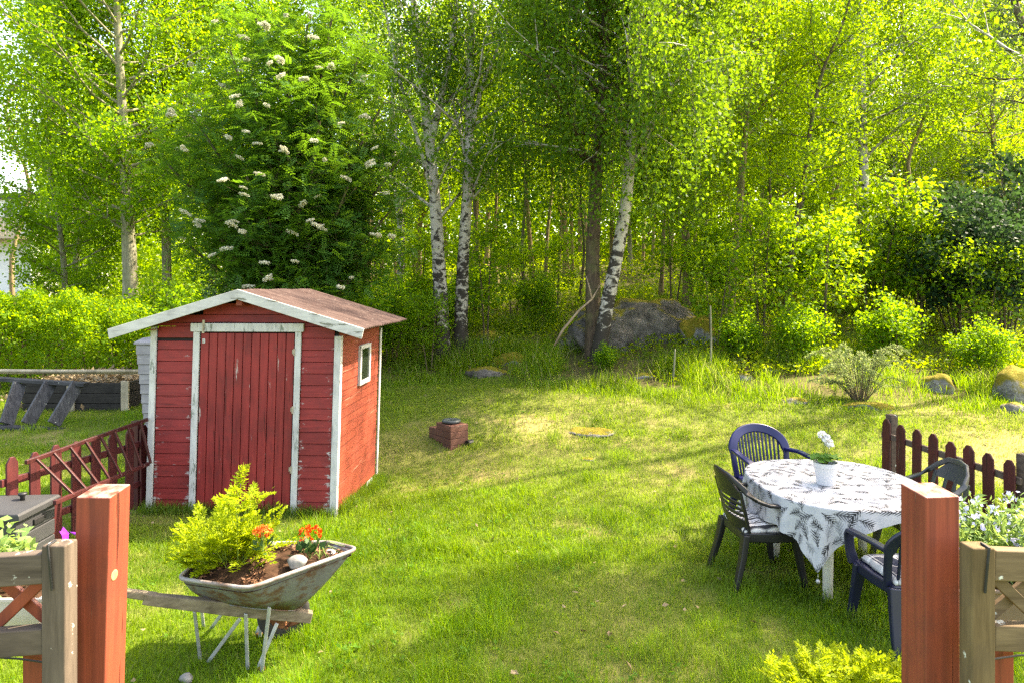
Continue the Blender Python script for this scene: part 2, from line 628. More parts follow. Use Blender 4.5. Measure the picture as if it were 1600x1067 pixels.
M['orange_petal'] = leafmat('orange petals', (.62, .045, .006), (.78, .13, .012), (.7, .08, .01), .3, nscale=20)
M['red_petal'] = leafmat('red and yellow petals', (.75, .04, .01), (.85, .40, .08), (.8, .15, .02), .3, nscale=26)
M['purple_petal'] = leafmat('purple petals', (.12, .008, .30), (.20, .02, .40), (.2, .02, .4), .2, nscale=10)
M['blue_petal'] = leafmat('pale blue petals', (.42, .44, .70), (.62, .64, .80), (.5, .5, .7), .3, nscale=10)
M['pink_petal'] = leafmat('pale lilac petals', (.62, .52, .72), (.72, .64, .78), (.6, .5, .7), .3, nscale=10)
M['grass'] = grassmat('lawn grass blades', .45)
M['tallgrass'] = grassmat('tall meadow grass', .5)
for k in ('birch', 'dark', 'tan', 'grey', 'brown'):
    M['bark_' + k] = barkmat(k + ' bark', k)
M['twig'] = plain('bare pale branch', (.30, .21, .14), .8, 0, .3, 8)
M['stem_green'] = plain('green stems', (.13, .20, .03), .6)
# ------------------------------------------------------------------ ground and grass
def dry(x, y):
    e = edge(x)
    n = fbm(x, y, 2.4, 21, 4)
    d = np.clip((n - .52) * 3.0, 0, 1) * .50
    band = np.exp(-((y - (e - 1.6)) / 1.5) ** 2)
    d = d + band * np.interp(x, [-4, -1, 3, 6], [.02, .12, .22, .45]) * (.5 + fbm(x, y, .9, 31, 3))
    d = d + .22 * np.exp(-((x + .9) ** 2 / 1.4 + (y - 9.3) ** 2 / 1.8))
    d = d + .30 * np.exp(-((x - .75) ** 2 / .35 + (y - 4.7) ** 2 / 1.1))
    f = fbm(x, y, .30, 41, 3)
    d = d + np.clip(f - .56, 0, 1) * 1.6
    return np.clip(d, 0, 1)


def spaced(a, b, fine, lo, hi, grow):
    xs = list(np.arange(a, b + 1e-6, fine))
    s = fine
    x = a
    left = []
    while x > lo:
        s *= grow
        x -= s
        left.append(x)
    s = fine
    x = xs[-1]
    right = []
    while x < hi:
        s *= grow
        x += s
        right.append(x)
    return np.array(left[::-1] + xs + right)


xs = spaced(-12, 12, .14, -260, 260, 1.16)
ys = spaced(1.5, 22, .14, -60, 420, 1.14)
gx, gy = np.meshgrid(xs, ys)
gz = H(gx, gy)
nx, ny = len(xs), len(ys)
i = np.arange(nx * ny).reshape(ny, nx)
fc = np.stack([i[:-1, :-1], i[:-1, 1:], i[1:, 1:], i[1:, :-1]], -1).reshape(-1, 4)
dd = dry(gx, gy)[..., None]
lawncol = (1 - dd) * np.array([.070, .125, .006]) + dd * np.array([.30, .235, .10])
ln = fbm(gx, gy, .8, 77, 4)[..., None]
forest = (1 - ln) * np.array([.05, .045, .018]) + ln * np.array([.15, .13, .05])
be = sm((gy - edge(gx)) / .8)[..., None]
gcol = lawncol * (1 - be) + forest * be
t = NT('lawn soil and litter')
c = t.mix(t.noise(t.pos(), 30, 5), t.attr('tint', 'Color'), (.05, .045, .02), 'MIX')
x = t.mix(.5, t.attr('tint', 'Color'), c)
t.bump(t.noise(t.pos(), 18, 6), .6, .03)
t.fin(x, .95, 0, .1)
o = link('ground', fast_mesh('ground', np.stack([gx, gy, gz], -1).reshape(-1, 3), fc, t.m, True, gcol.reshape(-1, 3)))
tag(o, kind='structure')


def blades(x, y, z, ln, wd, lean, col, segs=2):
    n = len(x)
    az = RS.rand(n) * 2 * np.pi
    la = RS.rand(n) * 2 * np.pi
    sx, sy = np.cos(az), np.sin(az)
    lx, ly = np.cos(la) * lean, np.sin(la) * lean
    V = np.empty((n, 5, 3), np.float32)
    for k, (s, tt, wf) in enumerate(((-1, 0, 1), (1, 0, 1), (1, .55, .75), (-1, .55, .75), (0, 1, 0))):
        cx = x + lx * ln * tt ** 1.8
        cy = y + ly * ln * tt ** 1.8
        V[:, k, 0] = cx + s * sx * wd * wf * .5
        V[:, k, 1] = cy + s * sy * wd * wf * .5
        V[:, k, 2] = z + ln * tt * np.sqrt(np.maximum(.1, 1 - (lean * tt * .9) ** 2))
    b = np.arange(n)[:, None] * 5
    # quad + tip (tip triangle stored as a degenerate-free quad through the middle edge)
    q1 = b + np.array([[0, 1, 2, 3]])
    t3 = b + np.array([[3, 2, 4]])
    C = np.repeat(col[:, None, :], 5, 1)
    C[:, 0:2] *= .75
    return V.reshape(-1, 3), q1, t3, C.reshape(-1, 3)


def grass_object(name, parts, mat, kind='stuff', label=None, cat=None):
    V = []
    Q = []
    T = []
    C = []
    off = 0
    for v, q, t3, c in parts:
        V.append(v); Q.append(q + off); T.append(t3 + off); C.append(c)
        off += len(v)
    V = np.concatenate(V); Q = np.concatenate(Q); T = np.concatenate(T); C = np.concatenate(C)
    me = bpy.data.meshes.new(name)
    me.vertices.add(len(V))
    me.vertices.foreach_set('co', np.ascontiguousarray(V, np.float32).ravel())
    li = np.concatenate([Q.ravel(), T.ravel()]).astype(np.int32)
    me.loops.add(len(li))
    me.loops.foreach_set('vertex_index', li)
    lt = np.concatenate([np.full(len(Q), 4), np.full(len(T), 3)]).astype(np.int32)
    me.polygons.add(len(lt))
    me.polygons.foreach_set('loop_total', lt)
    me.polygons.foreach_set('loop_start', np.concatenate([[0], np.cumsum(lt)[:-1]]).astype(np.int32))
    me.update(calc_edges=True)
    a = me.attributes.new('tint', 'FLOAT_COLOR', 'POINT')
    c4 = np.ones((len(V), 4), np.float32)
    c4[:, :3] = C
    a.data.foreach_set('color', c4.ravel())
    o = link(name, me, mat)
    return tag(o, label, cat, kind=kind)


def inside_shed(x, y):
    return (x > -3.62) & (x < -1.70) & (y > 6.85) & (y < 8.35)


def lawn_batch(n, y0, y1, ln0, wd, dens_pow=1.0):
    y = y0 + (y1 - y0) * RS.rand(n) ** dens_pow
    x = (RS.rand(n) * 2 - 1) * (.84 * y + .8)
    keep = (y < edge(x) + .5) & ~inside_shed(x, y)
    x, y = x[keep], y[keep]
    d = dry(x, y)
    thin = RS.rand(len(x)) > np.clip(d * .65, 0, .7)
    x, y, d = x[thin], y[thin], d[thin]
    n = len(x)
    cl = fbm(x, y, .35, 51, 3)
    big = fbm(x, y, 1.6, 61, 3)
    tuft = np.clip((cl - .62) * 5, 0, 1)
    ln = ln0 * (.45 + 1.1 * RS.rand(n)) * (.7 + .6 * big) * (1 - .4 * d) * (1 + 1.7 * tuft)
    lean = .15 + .75 * RS.rand(n)
    r = RS.rand(n, 1)
    g = (1 - r) * np.array([.055, .14, .005]) + r * np.array([.145, .26, .007])
    g = g * (.58 + .85 * cl[:, None])
    yel = np.clip((fbm(x, y, 1.1, 71, 3) - .45) * 3, 0, 1)[:, None]
    g = g * (1 - .5 * yel) + .5 * yel * np.array([.21, .25, .010])
    st = np.array([.34, .29, .10]) * (.7 + .6 * RS.rand(n, 1))
    dm = np.clip(d * .75 + (RS.rand(n) < .05) * .6, 0, 1)[:, None]
    col = g * (1 - dm) + st * dm
    return blades(x, y, H(x, y) - .004, ln, wd * (.7 + .6 * RS.rand(n)), lean, col)


def fringe(pts, n, spread, ln0):
    P = np.array(pts)
    k = RS.randint(len(P), size=n)
    x = P[k, 0] + RS.randn(n) * spread
    y = P[k, 1] + RS.randn(n) * spread
    ln = ln0 * (.5 + .8 * RS.rand(n))
    r = RS.rand(n, 1)
    col = (1 - r) * np.array([.045, .10, .010]) + r * np.array([.11, .19, .018])
    return blades(x, y, H(x, y), ln, .005 * (.7 + .6 * RS.rand(n)), .1 + .6 * RS.rand(n), col)


FRP = []
for k in range(60):
    f = k / 59
    FRP += [(-3.68 + 1.93 * f, 6.80 - .11 * f), (-1.70 + .1 * f, 6.8 + 1.6 * f)]
for q in ((2.25, 4.87), (2.87, 4.87), (1.72, 5.09), (1.68, 5.42), (2.1, 5.1), (2.31, 4.6), (2.3, 4.1), (-1.27, 2.15), (1.26, 2.15)):
    FRP += [q] * 4
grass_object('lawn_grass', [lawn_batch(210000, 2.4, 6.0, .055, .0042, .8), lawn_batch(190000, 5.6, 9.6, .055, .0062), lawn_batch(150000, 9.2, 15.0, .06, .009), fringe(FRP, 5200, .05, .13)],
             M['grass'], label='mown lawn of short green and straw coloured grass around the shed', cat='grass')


# tall grass along the bank and under the trees
n = 330000
y = 9.6 + 13 * RS.rand(n) ** 1.15
x = (RS.rand(n) * 2 - 1) * (.86 * y + 1)
e = edge(x)
s = y - e
cl = fbm(x, y, .9, 81, 3)
pr = sm((s + .9) / 1.4) * np.clip((cl - .40) * 5, .06, 1) * np.interp(s, [0, 3, 9], [1, .9, .5])
pr *= np.where(x < -3.2, np.interp(y, [14, 15.5], [0, 1]), 1)
k = RS.rand(n) < pr
x, y, s, cl = x[k], y[k], s[k], cl[k]
k = np.ones(len(x), bool)
for (px, d_, r_) in ( (760, 13.1, .45), (797, 13.9, .35), (764, 15.6, .35), (1467, 11., .30), (1592, 10.6, .48), (1582, 9.9, .2), (1357, 10.2, .4), (1160, 11.9, .2), (1208, 12.3, .22), (1242, 10.6, .24), (1005, 12.4, .22)):
    # keep each rock and a strip in front of it clear
    k &= ~((np.abs(x - GX(px, d_)) < r_) & (y > d_ - r_ - .45) & (y < d_ + r_ * .7) & (RS.rand(len(x)) < .85))
x, y, s, cl = x[k], y[k], s[k], cl[k]
n = len(x)
ln = (.10 + .30 * sm((s + .8) / 2.4)) * (.45 + .9 * RS.rand(n)) * (.35 + 1.2 * cl) * np.interp(x, [2, 4.5], [1, .72])
r = RS.rand(n, 1)
col = (1 - r) * np.array([.06, .15, .006]) + r * np.array([.17, .26, .010])
st = RS.rand(n, 1) < .08 + .35 * np.clip(fbm(x, y, .7, 83, 3) - .5, 0, 1)[:, None] * 2
col = np.where(st, np.array([.42, .36, .16]), col)
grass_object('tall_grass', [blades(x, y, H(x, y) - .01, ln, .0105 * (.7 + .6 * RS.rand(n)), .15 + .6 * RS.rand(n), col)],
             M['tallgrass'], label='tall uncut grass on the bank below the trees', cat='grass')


# ------------------------------------------------------------------ leaves
def leaf_quads(c, d, nrm, L, wd, fold=.15):
    """kite leaves; c,d,nrm (n,3); L,wd (n,)"""
    d = d / (np.linalg.norm(d, axis=1, keepdims=True) + 1e-9)
    s = np.cross(d, nrm)
    s /= (np.linalg.norm(s, axis=1, keepdims=True) + 1e-9)
    u = np.cross(s, d)
    n = len(c)
    V = np.empty((n, 4, 3), np.float32)
    m = c + d * (L * .45)[:, None]
    V[:, 0] = c
    V[:, 1] = m + s * (wd * .5)[:, None] + u * (fold * wd)[:, None]
    V[:, 2] = c + d * L[:, None]
    V[:, 3] = m - s * (wd * .5)[:, None] + u * (fold * wd)[:, None]
    return V.reshape(-1, 3), np.arange(n * 4).reshape(n, 4)


def rand_dirs(n, zbias=0.):
    v = RS.randn(n, 3)
    v[:, 2] += zbias
    return v / np.linalg.norm(v, axis=1, keepdims=True)


def leaf_mesh(name, pts, per, spread, L, asp, mat, droop=.3, up=.8, jit=.35):
    """leaves scattered about anchor points"""
    P = np.repeat(np.asarray(pts, float).reshape(-1, 3), per, axis=0)
    n = len(P)
    P = P + RS.randn(n, 3) * spread
    d = rand_dirs(n, -droop)
    nr = rand_dirs(n, up)
    LL = L * (1 - jit + 2 * jit * RS.rand(n))
    V, Q = leaf_quads(P, d, nr, LL, LL * asp)
    return fast_mesh(name, V, Q, mat)


# fallen leaves and broad weeds in the turf
def strew(n, y0, y1):
    y = y0 + (y1 - y0) * RS.rand(n)
    x = (RS.rand(n) * 2 - 1) * (.84 * y + .6)
    k = (y < edge(x)) & ~inside_shed(x, y)
    return x[k], y[k]


x, y = strew(420, 2.6, 13)
V, Q = leaf_quads(np.stack([x, y, H(x, y) + .02 + .02 * RS.rand(len(x))], 1), rand_dirs(len(x)) * np.array([1, 1, .3]), rand_dirs(len(x), 1.6), .045 * (.5 + RS.rand(len(x))), .028 * (.5 + RS.rand(len(x))), .2)
tag(link('fallen_leaves', fast_mesh('fallen_leaves', V, Q, M['leaf_litter'])), 'dry fallen leaves strewn over the lawn', 'leaves', kind='stuff')
x, y = strew(2600, 2.6, 12)
k = RS.rand(len(x)) < np.clip((fbm(x, y, .8, 55, 3) - .47) * 4, .02, 1)
x, y = x[k], y[k]
xr = np.repeat(x, 7); yr = np.repeat(y, 7)
n = len(xr)
az = RS.rand(n) * 6.28
d = np.stack([np.cos(az), np.sin(az), .25 + .3 * RS.rand(n)], 1)
L = .036 * (.4 + .8 * RS.rand(n))
c = np.stack([xr + np.cos(az) * .012 + RS.randn(n) * .012, yr + np.sin(az) * .012 + RS.randn(n) * .012, H(xr, yr) + .015 + .02 * RS.rand(n)], 1)
V, Q = leaf_quads(c, d, rand_dirs(n, 2.5), L, L * .55, .1)
tag(link('lawn_weeds', fast_mesh('lawn_weeds', V, Q, M['leaf_weed'])), 'low broad leaved weeds and clover growing in the lawn', 'weeds', kind='stuff')

# ------------------------------------------------------------------ shed
ang = -R(3.3)
shed = thing('garden_shed', 'weathered red wooden garden shed with white trim and low gabled roof', 'shed', (-3.66, 6.86, 0), ang)
SW, SD = 1.91, 1.60
SH = lambda v: Vector((v.x + .03 * v.z, v.y, v.z))


def roofz(x): return 2.13 - .30 * abs(x - .955)


def board_wear(mb, x0, x1, z0, z1, y0, y1):
    n = 8
    rings = []
    base = len(mb.v)
    tl = random.uniform(-.004, .004)
    for k in range(n + 1):
        x = x0 + (x1 - x0) * k / n
        rings.append([Vector((x, y0 - .004, z0)), Vector((x, y1, z0)), Vector((x, y1, z1)), Vector((x, y0 + .003, z1))])
    mb.loft(rings)
    for k in range(n + 1):
        e = max(0, 1 - min(k, n - k) / 2.6)
        if x1 - x0 > .8: e *= .25
        low = 1.0 if z0 < .12 else max(.25, 1 - z0 / 2.4)
        for q in range(4):
            mb.w[base + k * 4 + q] = e * low * (1.1 if q in (0, 1) else .8)


front = MB()
row = 0
z = .02
while z < 2.08:
    z1 = z + .111
    if z < 1.88:
        zz1 = min(z1, 1.90)
        lz1 = zz1 - (.028 if 1.62 < z < 1.74 else 0)
        board_wear(front, .055, .43, z, lz1, -.002, .016)
        board_wear(front, 1.53, 1.855, z, zz1, -.002, .016)
        if z1 > 1.80:
            xa = .955 - (2.14 - z1) / .30
    if z >= 1.86:
        hw = (2.115 - z - .03) / .30
        if hw > .05:
            board_wear(front, max(.03, .955 - hw - .1), min(1.88, .955 + hw + .1), max(z, 1.905), z1 if hw > .25 else z + .07, .0, .018)
    z += .1155
# the top course only reaches under the rafters
front.build('front_wall', M['shed_red'], shed, .003, xf=SH)
bk = MB()
bk.prism([(.02, .03, 0.0), (1.89, .03, 0.0), (1.89, .03, 1.80), (.955, .03, 2.09), (.02, .03, 1.80)], (0, 1, 0), .02)
bk.span((.02, SD - .03, 0.02), (1.89, SD - .01, 1.78))
bk.span((.02, .06, 0.02), (.04, SD - .04, 1.78))
bk.span((1.865, .06, 0.02), (1.885, SD - .04, 1.78))
bk.build('inner_lining', M['dark'], shed, xf=SH)
sides = {1: MB(), -1: MB()}
z = 0.0
while z < 1.82:
    for (xx, sx) in ((SW - .004, 1), (.004, -1)):
        side = sides[sx]
        z1 = min(z + .0905, 1.84)
        segs = [(.03, SD - .03)]
        for a, b in segs:
            side.add([(xx, a, z), (xx, b, z), (xx - sx * .018, b, z), (xx - sx * .018, a, z), (xx - sx * .006, a, z1), (xx - sx * .006, b, z1), (xx - sx * .018, b, z1), (xx - sx * .018, a, z1)],
                     [(0, 1, 5, 4), (1, 2, 6, 5), (2, 3, 7, 6), (3, 0, 4, 7), (4, 5, 6, 7), (3, 2, 1, 0)])
    z += .093
for side in sides.values(): side.build('side_wall', M['shed_red_lit'], shed, .002, xf=SH)
rear = MB()
z = 0.0
while z < 1.8:
    rear.span((.03, SD - .012, z), (SW - .03, SD + .006, z + .110))
    z += .114
rear.prism([(.03, SD - .004, 1.80), (1.88, SD - .004, 1.80), (.955, SD - .004, 2.09)], (0, 1, 0), .014)
rear.build('rear_wall', M['shed_red_lit'], shed, .002, xf=SH)
for (x0, x1, y0, y1, zt) in ((-.012, .05, -.022, .0, 1.86), (1.862, 1.930, -.022, .045, 1.775), (SW + .001, SW + .018, SD - .035, SD + .022, 1.76), (-.02, -.002, SD - .03, SD + .03, 1.76)):
    MB().span((x0, y0, -.012), (x1, y1, zt)).build('corner_board', M['white_trim'], shed, .004, xf=SH)
fr = MB()
fr.span((.432, -.028, -.01), (.495, -.004, 1.813))
fr.span((1.468, -.028, -.02), (1.528, -.004, 1.813))
fr.build('door_jamb', M['white_trim'], shed, .004, xf=SH)
MB().span((.405, -.036, 1.815), (1.553, -.004, 1.898)).build('lintel_board', M['white_trim'], shed, .004, xf=SH)
door = MB()
n = 11
for k in range(n):
    a = .503 + (1.460 - .503) * k / n
    b = .503 + (1.460 - .503) * (k + 1) / n
    door.span((a + .0035, -.014 - random.uniform(0, .003), .02 + random.uniform(-.008, .004)), (b - .0035, .004, 1.800))
do = door.build('door', M['door_red'], shed, .004, xf=SH)
bd = MB().span((.50, .0045, .02), (1.463, .012, 1.80)).build('door_backing', M['dark'], do, xf=SH)
for zz in (.46, 1.05, 1.62):
    hb = MB().tube([(1.466, -.034, zz - .035), (1.466, -.034, zz + .035)], .008, 8)
    hb.span((1.44, -.019, zz - .02), (1.464, -.0165, zz + .02))
    hb.build('hinge', M['brass'], do, xf=SH)
hs = MB()
hs.span((.528, -.0405, 1.80), (.552, -.037, 1.93))
hs.tube([(.54, -.043 - .006 * math.sin(a), 1.845 + .03 * math.cos(a)) for a in np.linspace(0, 6.28, 12)], .004, 6)
hs.build('hasp', M['brass'], shed, xf=SH)
st = MB().span((.525, -.022, 1.70), (.552, -.0185, 1.745))
st.tube([(.538, -.022, 1.735), (.538, -.036, 1.73), (.538, -.036, 1.715), (.538, -.022, 1.71)], .003, 6)
st.build('hasp_staple', M['white_trim'], do, xf=SH)
# roof
roof = MB()
Yf, Yb = -.20, SD + .18
for sx in (-1, 1):
    rings_t = []
    N = 190
    for k in range(N + 1):
        yy = Yf + .02 + (Yb - Yf - .02) * k / N
        cz = .007 * math.sin(yy / .076 * 2 * math.pi) + .003 * math.sin(yy * 9)
        pts = []
        for q in range(5):
            xx = (1.24 if sx > 0 else 1.27) * q / 4
            pts.append(Vector((.955 + sx * xx, yy, 2.232 - .30 * xx + cz)))
        rings_t.append(pts)
    roof.loft([[p for p in r] + [p - Vector((0, 0, .006)) for p in reversed(r)] for r in rings_t])
ro = roof.build('roof', M['roofing'], shed, smooth=True, xf=SH)
es = ro.modifiers.new('es', 'EDGE_SPLIT')
es.split_angle = R(60)
deck_ = MB()
for sx in (-1, 1):
    deck_.prism([(.955, Yf + .05, 2.215), (.955 + sx * 1.20, Yf + .05, 2.215 - .36), (.955 + sx * 1.20, Yf + .05, 2.195 - .36), (.955, Yf + .05, 2.195)], (0, 1, 0), .002)
    deck_.add([(.955, Yf + .03, 2.214), (.955 + sx * 1.2, Yf + .03, 1.854), (.955 + sx * 1.2, Yb - .03, 1.854), (.955, Yb - .03, 2.214),
               (.955, Yf + .03, 2.196), (.955 + sx * 1.2, Yf + .03, 1.836), (.955 + sx * 1.2, Yb - .03, 1.836), (.955, Yb - .03, 2.196)],
              [(0, 1, 2, 3), (7, 6, 5, 4), (0, 4, 5, 1), (1, 5, 6, 2), (2, 6, 7, 3), (3, 7, 4, 0)])
deck_.build('roof_boarding', M['rail_wood_old'], ro, xf=SH)
for (yy, nm) in ((Yf, 'front'),):
    for sx in (-1, 1):
        L = 1.25 if sx > 0 else 1.29
        f = MB()
        f.prism([(.955, yy, 2.235), (.955 + sx * L, yy, 2.235 - .30 * L), (.955 + sx * (L - .02), yy, 2.235 - .30 * L - .098), (.955, yy, 2.137)], (0, 1, 0), .022)
        f.build('fascia_board', M['white_fascia'], ro, .003, xf=SH)
MB().span((.925, Yf + .035, 2.075), (.985, Yb - .03, 2.165)).build('ridge_beam', M['shed_red_lit'], ro, .004, xf=SH)
for xx in (.03, 1.85):
    MB().span((xx, Yf + .04, 1.84 - .005), (xx + .045, Yb - .04, 1.885 - .045)).build('wall_plate', M['shed_red_lit'], ro, xf=SH)
# window
wy0, wy1, wz0, wz1 = .70, 1.12, 1.185, 1.625
wf = MB()
xx = SW + .008
wf.span((xx - .02, wy0, wz0), (xx + .014, wy1, wz0 + .05))
wf.span((xx - .02, wy0, wz1 - .045), (xx + .014, wy1, wz1))
wf.span((xx - .02, wy0, wz0 + .05), (xx + .014, wy0 + .05, wz1 - .045))
wf.span((xx - .02, wy1 - .05, wz0 + .05), (xx + .014, wy1, wz1 - .045))
wo = wf.build('window', M['white_trim'], shed, .003, xf=SH)
MB().span((xx - .006, wy0 + .048, wz0 + .048), (xx + .003, wy1 - .048, wz1 - .043)).build('pane', M['glass'], wo, xf=SH)
for (xx, yy, zz) in ((SW - .20, .30, -.3), (SW - .22, 1.25, -.35), (.02, .3, -.3), (.02, 1.3, -.3)):
    MB().span((xx, yy, zz), (xx + .2, yy + .25, -.002)).build('foundation_block', M['concrete'], shed, .008)
sill = MB().span((.03, .03, -.02), (SW - .03, SD - .01, .005)).build('floor_beam', M['rail_wood_old'], shed)

# ------------------------------------------------------------------ red posts at the deck
def post(px, py, d, wf_, ws, rz, lean, label):
    p = W(px, py, d)
    m = MB()
    N = 8
    rings = []
    for k in range(N + 1):
        z = (p.z) * k / N
        tp = .012 if k == N else 0
        rings.append([Vector((sx * wf_ / 2, sy * ws / 2, z + (tp if sy > 0 else 0))) for sx, sy in ((-1, -1), (1, -1), (1, 1), (-1, 1))])
    m.loft(rings)
    o = m.build('gate_post', M['post_red'], None, .005, xf=lambda v: Vector((v.x + lean * v.z, v.y, v.z)))
    o.location = (p.x - lean * p.z, d, 0)
    o.rotation_euler = (0, 0, rz)
    return tag(o, label, 'post')


post(163, 768, 2.12, .106, .106, R(-2), .030, 'orange red square wooden post at the left by the wheelbarrow, with a bare knot')
post(1452, 767, 2.12, .112, .112, R(7), -.002, 'orange red square wooden post at the right in front of the dining table')
gp = [o for o in bpy.data.objects if o.name.startswith('gate_post')]
kn = MB().lathe([(.0, .0), (.013, .0012), (.0165, .0006), (.0172, -.001)], n=14)
ko = kn.build('knot', M['knotwood'], gp[0], smooth=True)
ko.rotation_euler = (0, R(90), 0)
ko.location = (.0532 + .030 * 1.37, -.020, 1.37)

# ------------------------------------------------------------------ deck railings
def railing(sx, wood, wood_h, label, name='trellis_railing'):
    """sx -1: left of the gate, +1: right of it. built outward from the gate"""
    d = 1.98
    if sx < 0:
        xi, xo = GX(112, d), GX(75, d)
        pz = W(0, 846, d).z
    else:
        xi, xo = GX(1508, d), GX(1545, d)
        pz = W(0, 850, d).z
    root = thing(name, label, 'railing', ((xi + xo) / 2, d, 0))
    w = abs(xo - xi)
    MB().span((-w / 2, -.03, .25), (w / 2, .03, pz)).build('end_post', wood, root, .006)
    tz = pz - (.025 if sx < 0 else .008)
    slope = -.045 if sx < 0 else -.04
    Lr = 1.35
    for k, (zt, tall) in enumerate(((tz, .088), (tz - .215, .075))):
        m = MB()
        m.beam((sx * w / 2, -.004, zt - tall / 2), (sx * (w / 2 + Lr), -.004 if sx > 0 else -.10, zt - tall / 2 + slope * Lr), .042, tall, (0, 0, 1))
        m.build('rail', wood_h, root, .005)
    # crossed braces between the rails
    za, zb = tz - .088, tz - .215
    for k in range(4):
        xa = w / 2 + .02 + k * .30
        for fl in (0, 1):
            m = MB()
            a = (sx * xa, .012 + .02 * fl, (zb if fl else za) + slope * (xa - w / 2))
            b = (sx * (xa + .14), .012 + .02 * fl, (za if fl else zb) + slope * (xa + .14 - w / 2))
            m.beam(a, b, .016, .034, (0, 0, 1))
            m.build('brace', M['post_red'] if sx < 0 else wood_h, root, .003)
    MB().span((sx * .115 - .03, .05, .25), (sx * .115 + .03, .11, tz - .30)).build('lower_post', M['post_red'], root, .004)
    m = MB()
    a = (-sx * .005, -.036, pz - .01)
    m.tube([(sx * .012, .0, pz + .004), (sx * .012, -.034, pz + .002), (sx * .006, -.036, pz - .04), (-sx * .0, -.034, pz - .125)], .004, 6)
    m.build('cable_tie', M['black'], root)
    m = MB().tube([(sx * w / 2, .02, zb - .11), (sx * .07, .03, zb - .125), (sx * .14, .03, zb - .115), (sx * .3, .02, zb - .10)], .003, 5)
    m.build('wire', M['black'], root)
    return root


railing(-1, M['greywood'], M['greywood_h'], 'grey weathered trellis railing with lichen and red brown braces, at the left')
railing(1, M['warmwood'], M['warmwood_h'], 'tan weathered trellis railing with lichen and bare wood braces, at the right')
# ------------------------------------------------------------------ flower boxes at the railings
def flower_box(x0, x1, y0, y1, z0, z1, mat, label):
    cx, cy = (x0 + x1) / 2, (y0 + y1) / 2
    root = thing('flower_box', label, 'flower box', (cx, cy, z0))
    hx, hy, hh = (x1 - x0) / 2, (y1 - y0) / 2, z1 - z0
    rings = []
    for s, z in ((.90, 0), (1, hh), (1.04, hh), (1.04, hh + .012), (.95, hh + .012), (.93, hh - .03)):
        rings.append([Vector((sx * hx * (1 - (1 - s) * .3), sy * hy * s, z)) for sx, sy in ((-1, -1), (1, -1), (1, 1), (-1, 1))])
    MB().loft(rings).build('trough', mat, root, .006)
    MB().span((-hx * .95, -hy * .9, hh - .05), (hx * .95, hy * .9, hh - .02)).build('soil', M['soil'], root)
    return root


flower_box(-2.75, -1.45, 2.10, 2.33, 1.13, 1.285, M['white_plastic'], 'long white flower box behind the left railing')
flower_box(1.52, 2.85, 2.35, 2.62, 1.04, 1.20, plain('brown resin', (.16, .12, .10), .6, 0, .2), 'brown flower box behind the right railing, below the pale blue flowers')


def petals(P, nper, size, flat=.6, up=1.2):
    out = []
    P = np.asarray(P, float)
    V = []
    n = len(P)
    base = rand_dirs(n, up)
    ang0 = RS.rand(n) * 6.28
    for k in range(nper):
        a = ang0 + 2 * np.pi * k / nper
        ref = np.cross(base, np.array([.3, .9, .1]))
        ref /= np.linalg.norm(ref, axis=1, keepdims=True)
        r2 = np.cross(base, ref)
        d = ref * np.cos(a)[:, None] + r2 * np.sin(a)[:, None] + base * flat
        V.append((P, d, base, np.full(n, size)))
    c = np.concatenate([v[0] for v in V]); d = np.concatenate([v[1] for v in V]); b = np.concatenate([v[2] for v in V]); L = np.concatenate([v[3] for v in V])
    L = L * (.8 + .4 * RS.rand(len(L)))
    return leaf_quads(c, d, b, L, L * .95, .1)


# petunia in the left box
pr = thing('petunia_plant', 'bushy pale green petunia with one purple flower, in the white flower box', 'plant', (-2.0, 2.22, 1.28))
N = 260
P = np.stack([RS.uniform(-.72, .40, N), RS.uniform(-.13, .16, N), np.abs(RS.randn(N)) * .025 + .03 + .05 * RS.rand(N)], 1)
stems = MB()
for p in P[::2]:
    stems.tube([(p[0] * .85, p[1] * .5, -.02), (p[0] * .95, p[1] * .8, p[2] * .5), tuple(p)], .003, 4)
stems.build('stem', M['stem_green'], pr)
c = np.repeat(P, 9, 0) + RS.randn(N * 9, 3) * .028
d = rand_dirs(len(c), .15)
L = .038 * (.6 + .7 * RS.rand(len(c)))
V, Q = leaf_quads(c, d, rand_dirs(len(c), 1.6), L, L * .62, .12)
link('leaves', fast_mesh('leaves', V, Q, M['leaf_petunia']), None, pr)
for q in (W(118, 836, 2.17), W(104, 833, 2.22)):
    V, Q = petals([np.array(q) - np.array((-2.0, 2.22, 1.28))], 5, .026, .25, .6)
    link('flower', fast_mesh('flower', V, Q, M['purple_petal']), None, pr)

# blue flowered plant in the right box
br = thing('blue_flowered_plant', 'leafy upright plant with many pale blue star flowers, in the brown flower box', 'plant', (1.95, 2.5, 1.2))
stm = MB()
LP = []
FP = []
for k in range(190):
    x0, y0 = RS.uniform(-.42, .5), RS.uniform(-.10, .12)
    hh = RS.uniform(.10, .25)
    tx, ty = x0 + RS.uniform(-.07, .07), y0 + RS.uniform(-.10, .10)
    stm.tube([(x0, y0, -.03), ((x0 + tx) / 2, (y0 + ty) / 2, hh * .5), (tx, ty, hh)], .0022, 4)
    for q in np.linspace(.25, 1, 9):
        LP.append((x0 + (tx - x0) * q, y0 + (ty - y0) * q, hh * q))
    for q in range(RS.randint(1, 5)):
        FP.append((tx + RS.randn() * .022, ty + RS.randn() * .018, hh + RS.uniform(-.02, .025)))
stm.build('stem', M['stem_green'], br)
LP = np.repeat(np.array(LP), 4, 0)
c = LP + RS.randn(len(LP), 3) * .006
L = .036 * (.6 + .7 * RS.rand(len(c)))
V, Q = leaf_quads(c, rand_dirs(len(c), .5), rand_dirs(len(c), .6), L, L * .3, .1)
link('leaves', fast_mesh('leaves', V, Q, M['leaf_petunia']), None, br)
FP = np.array(FP)
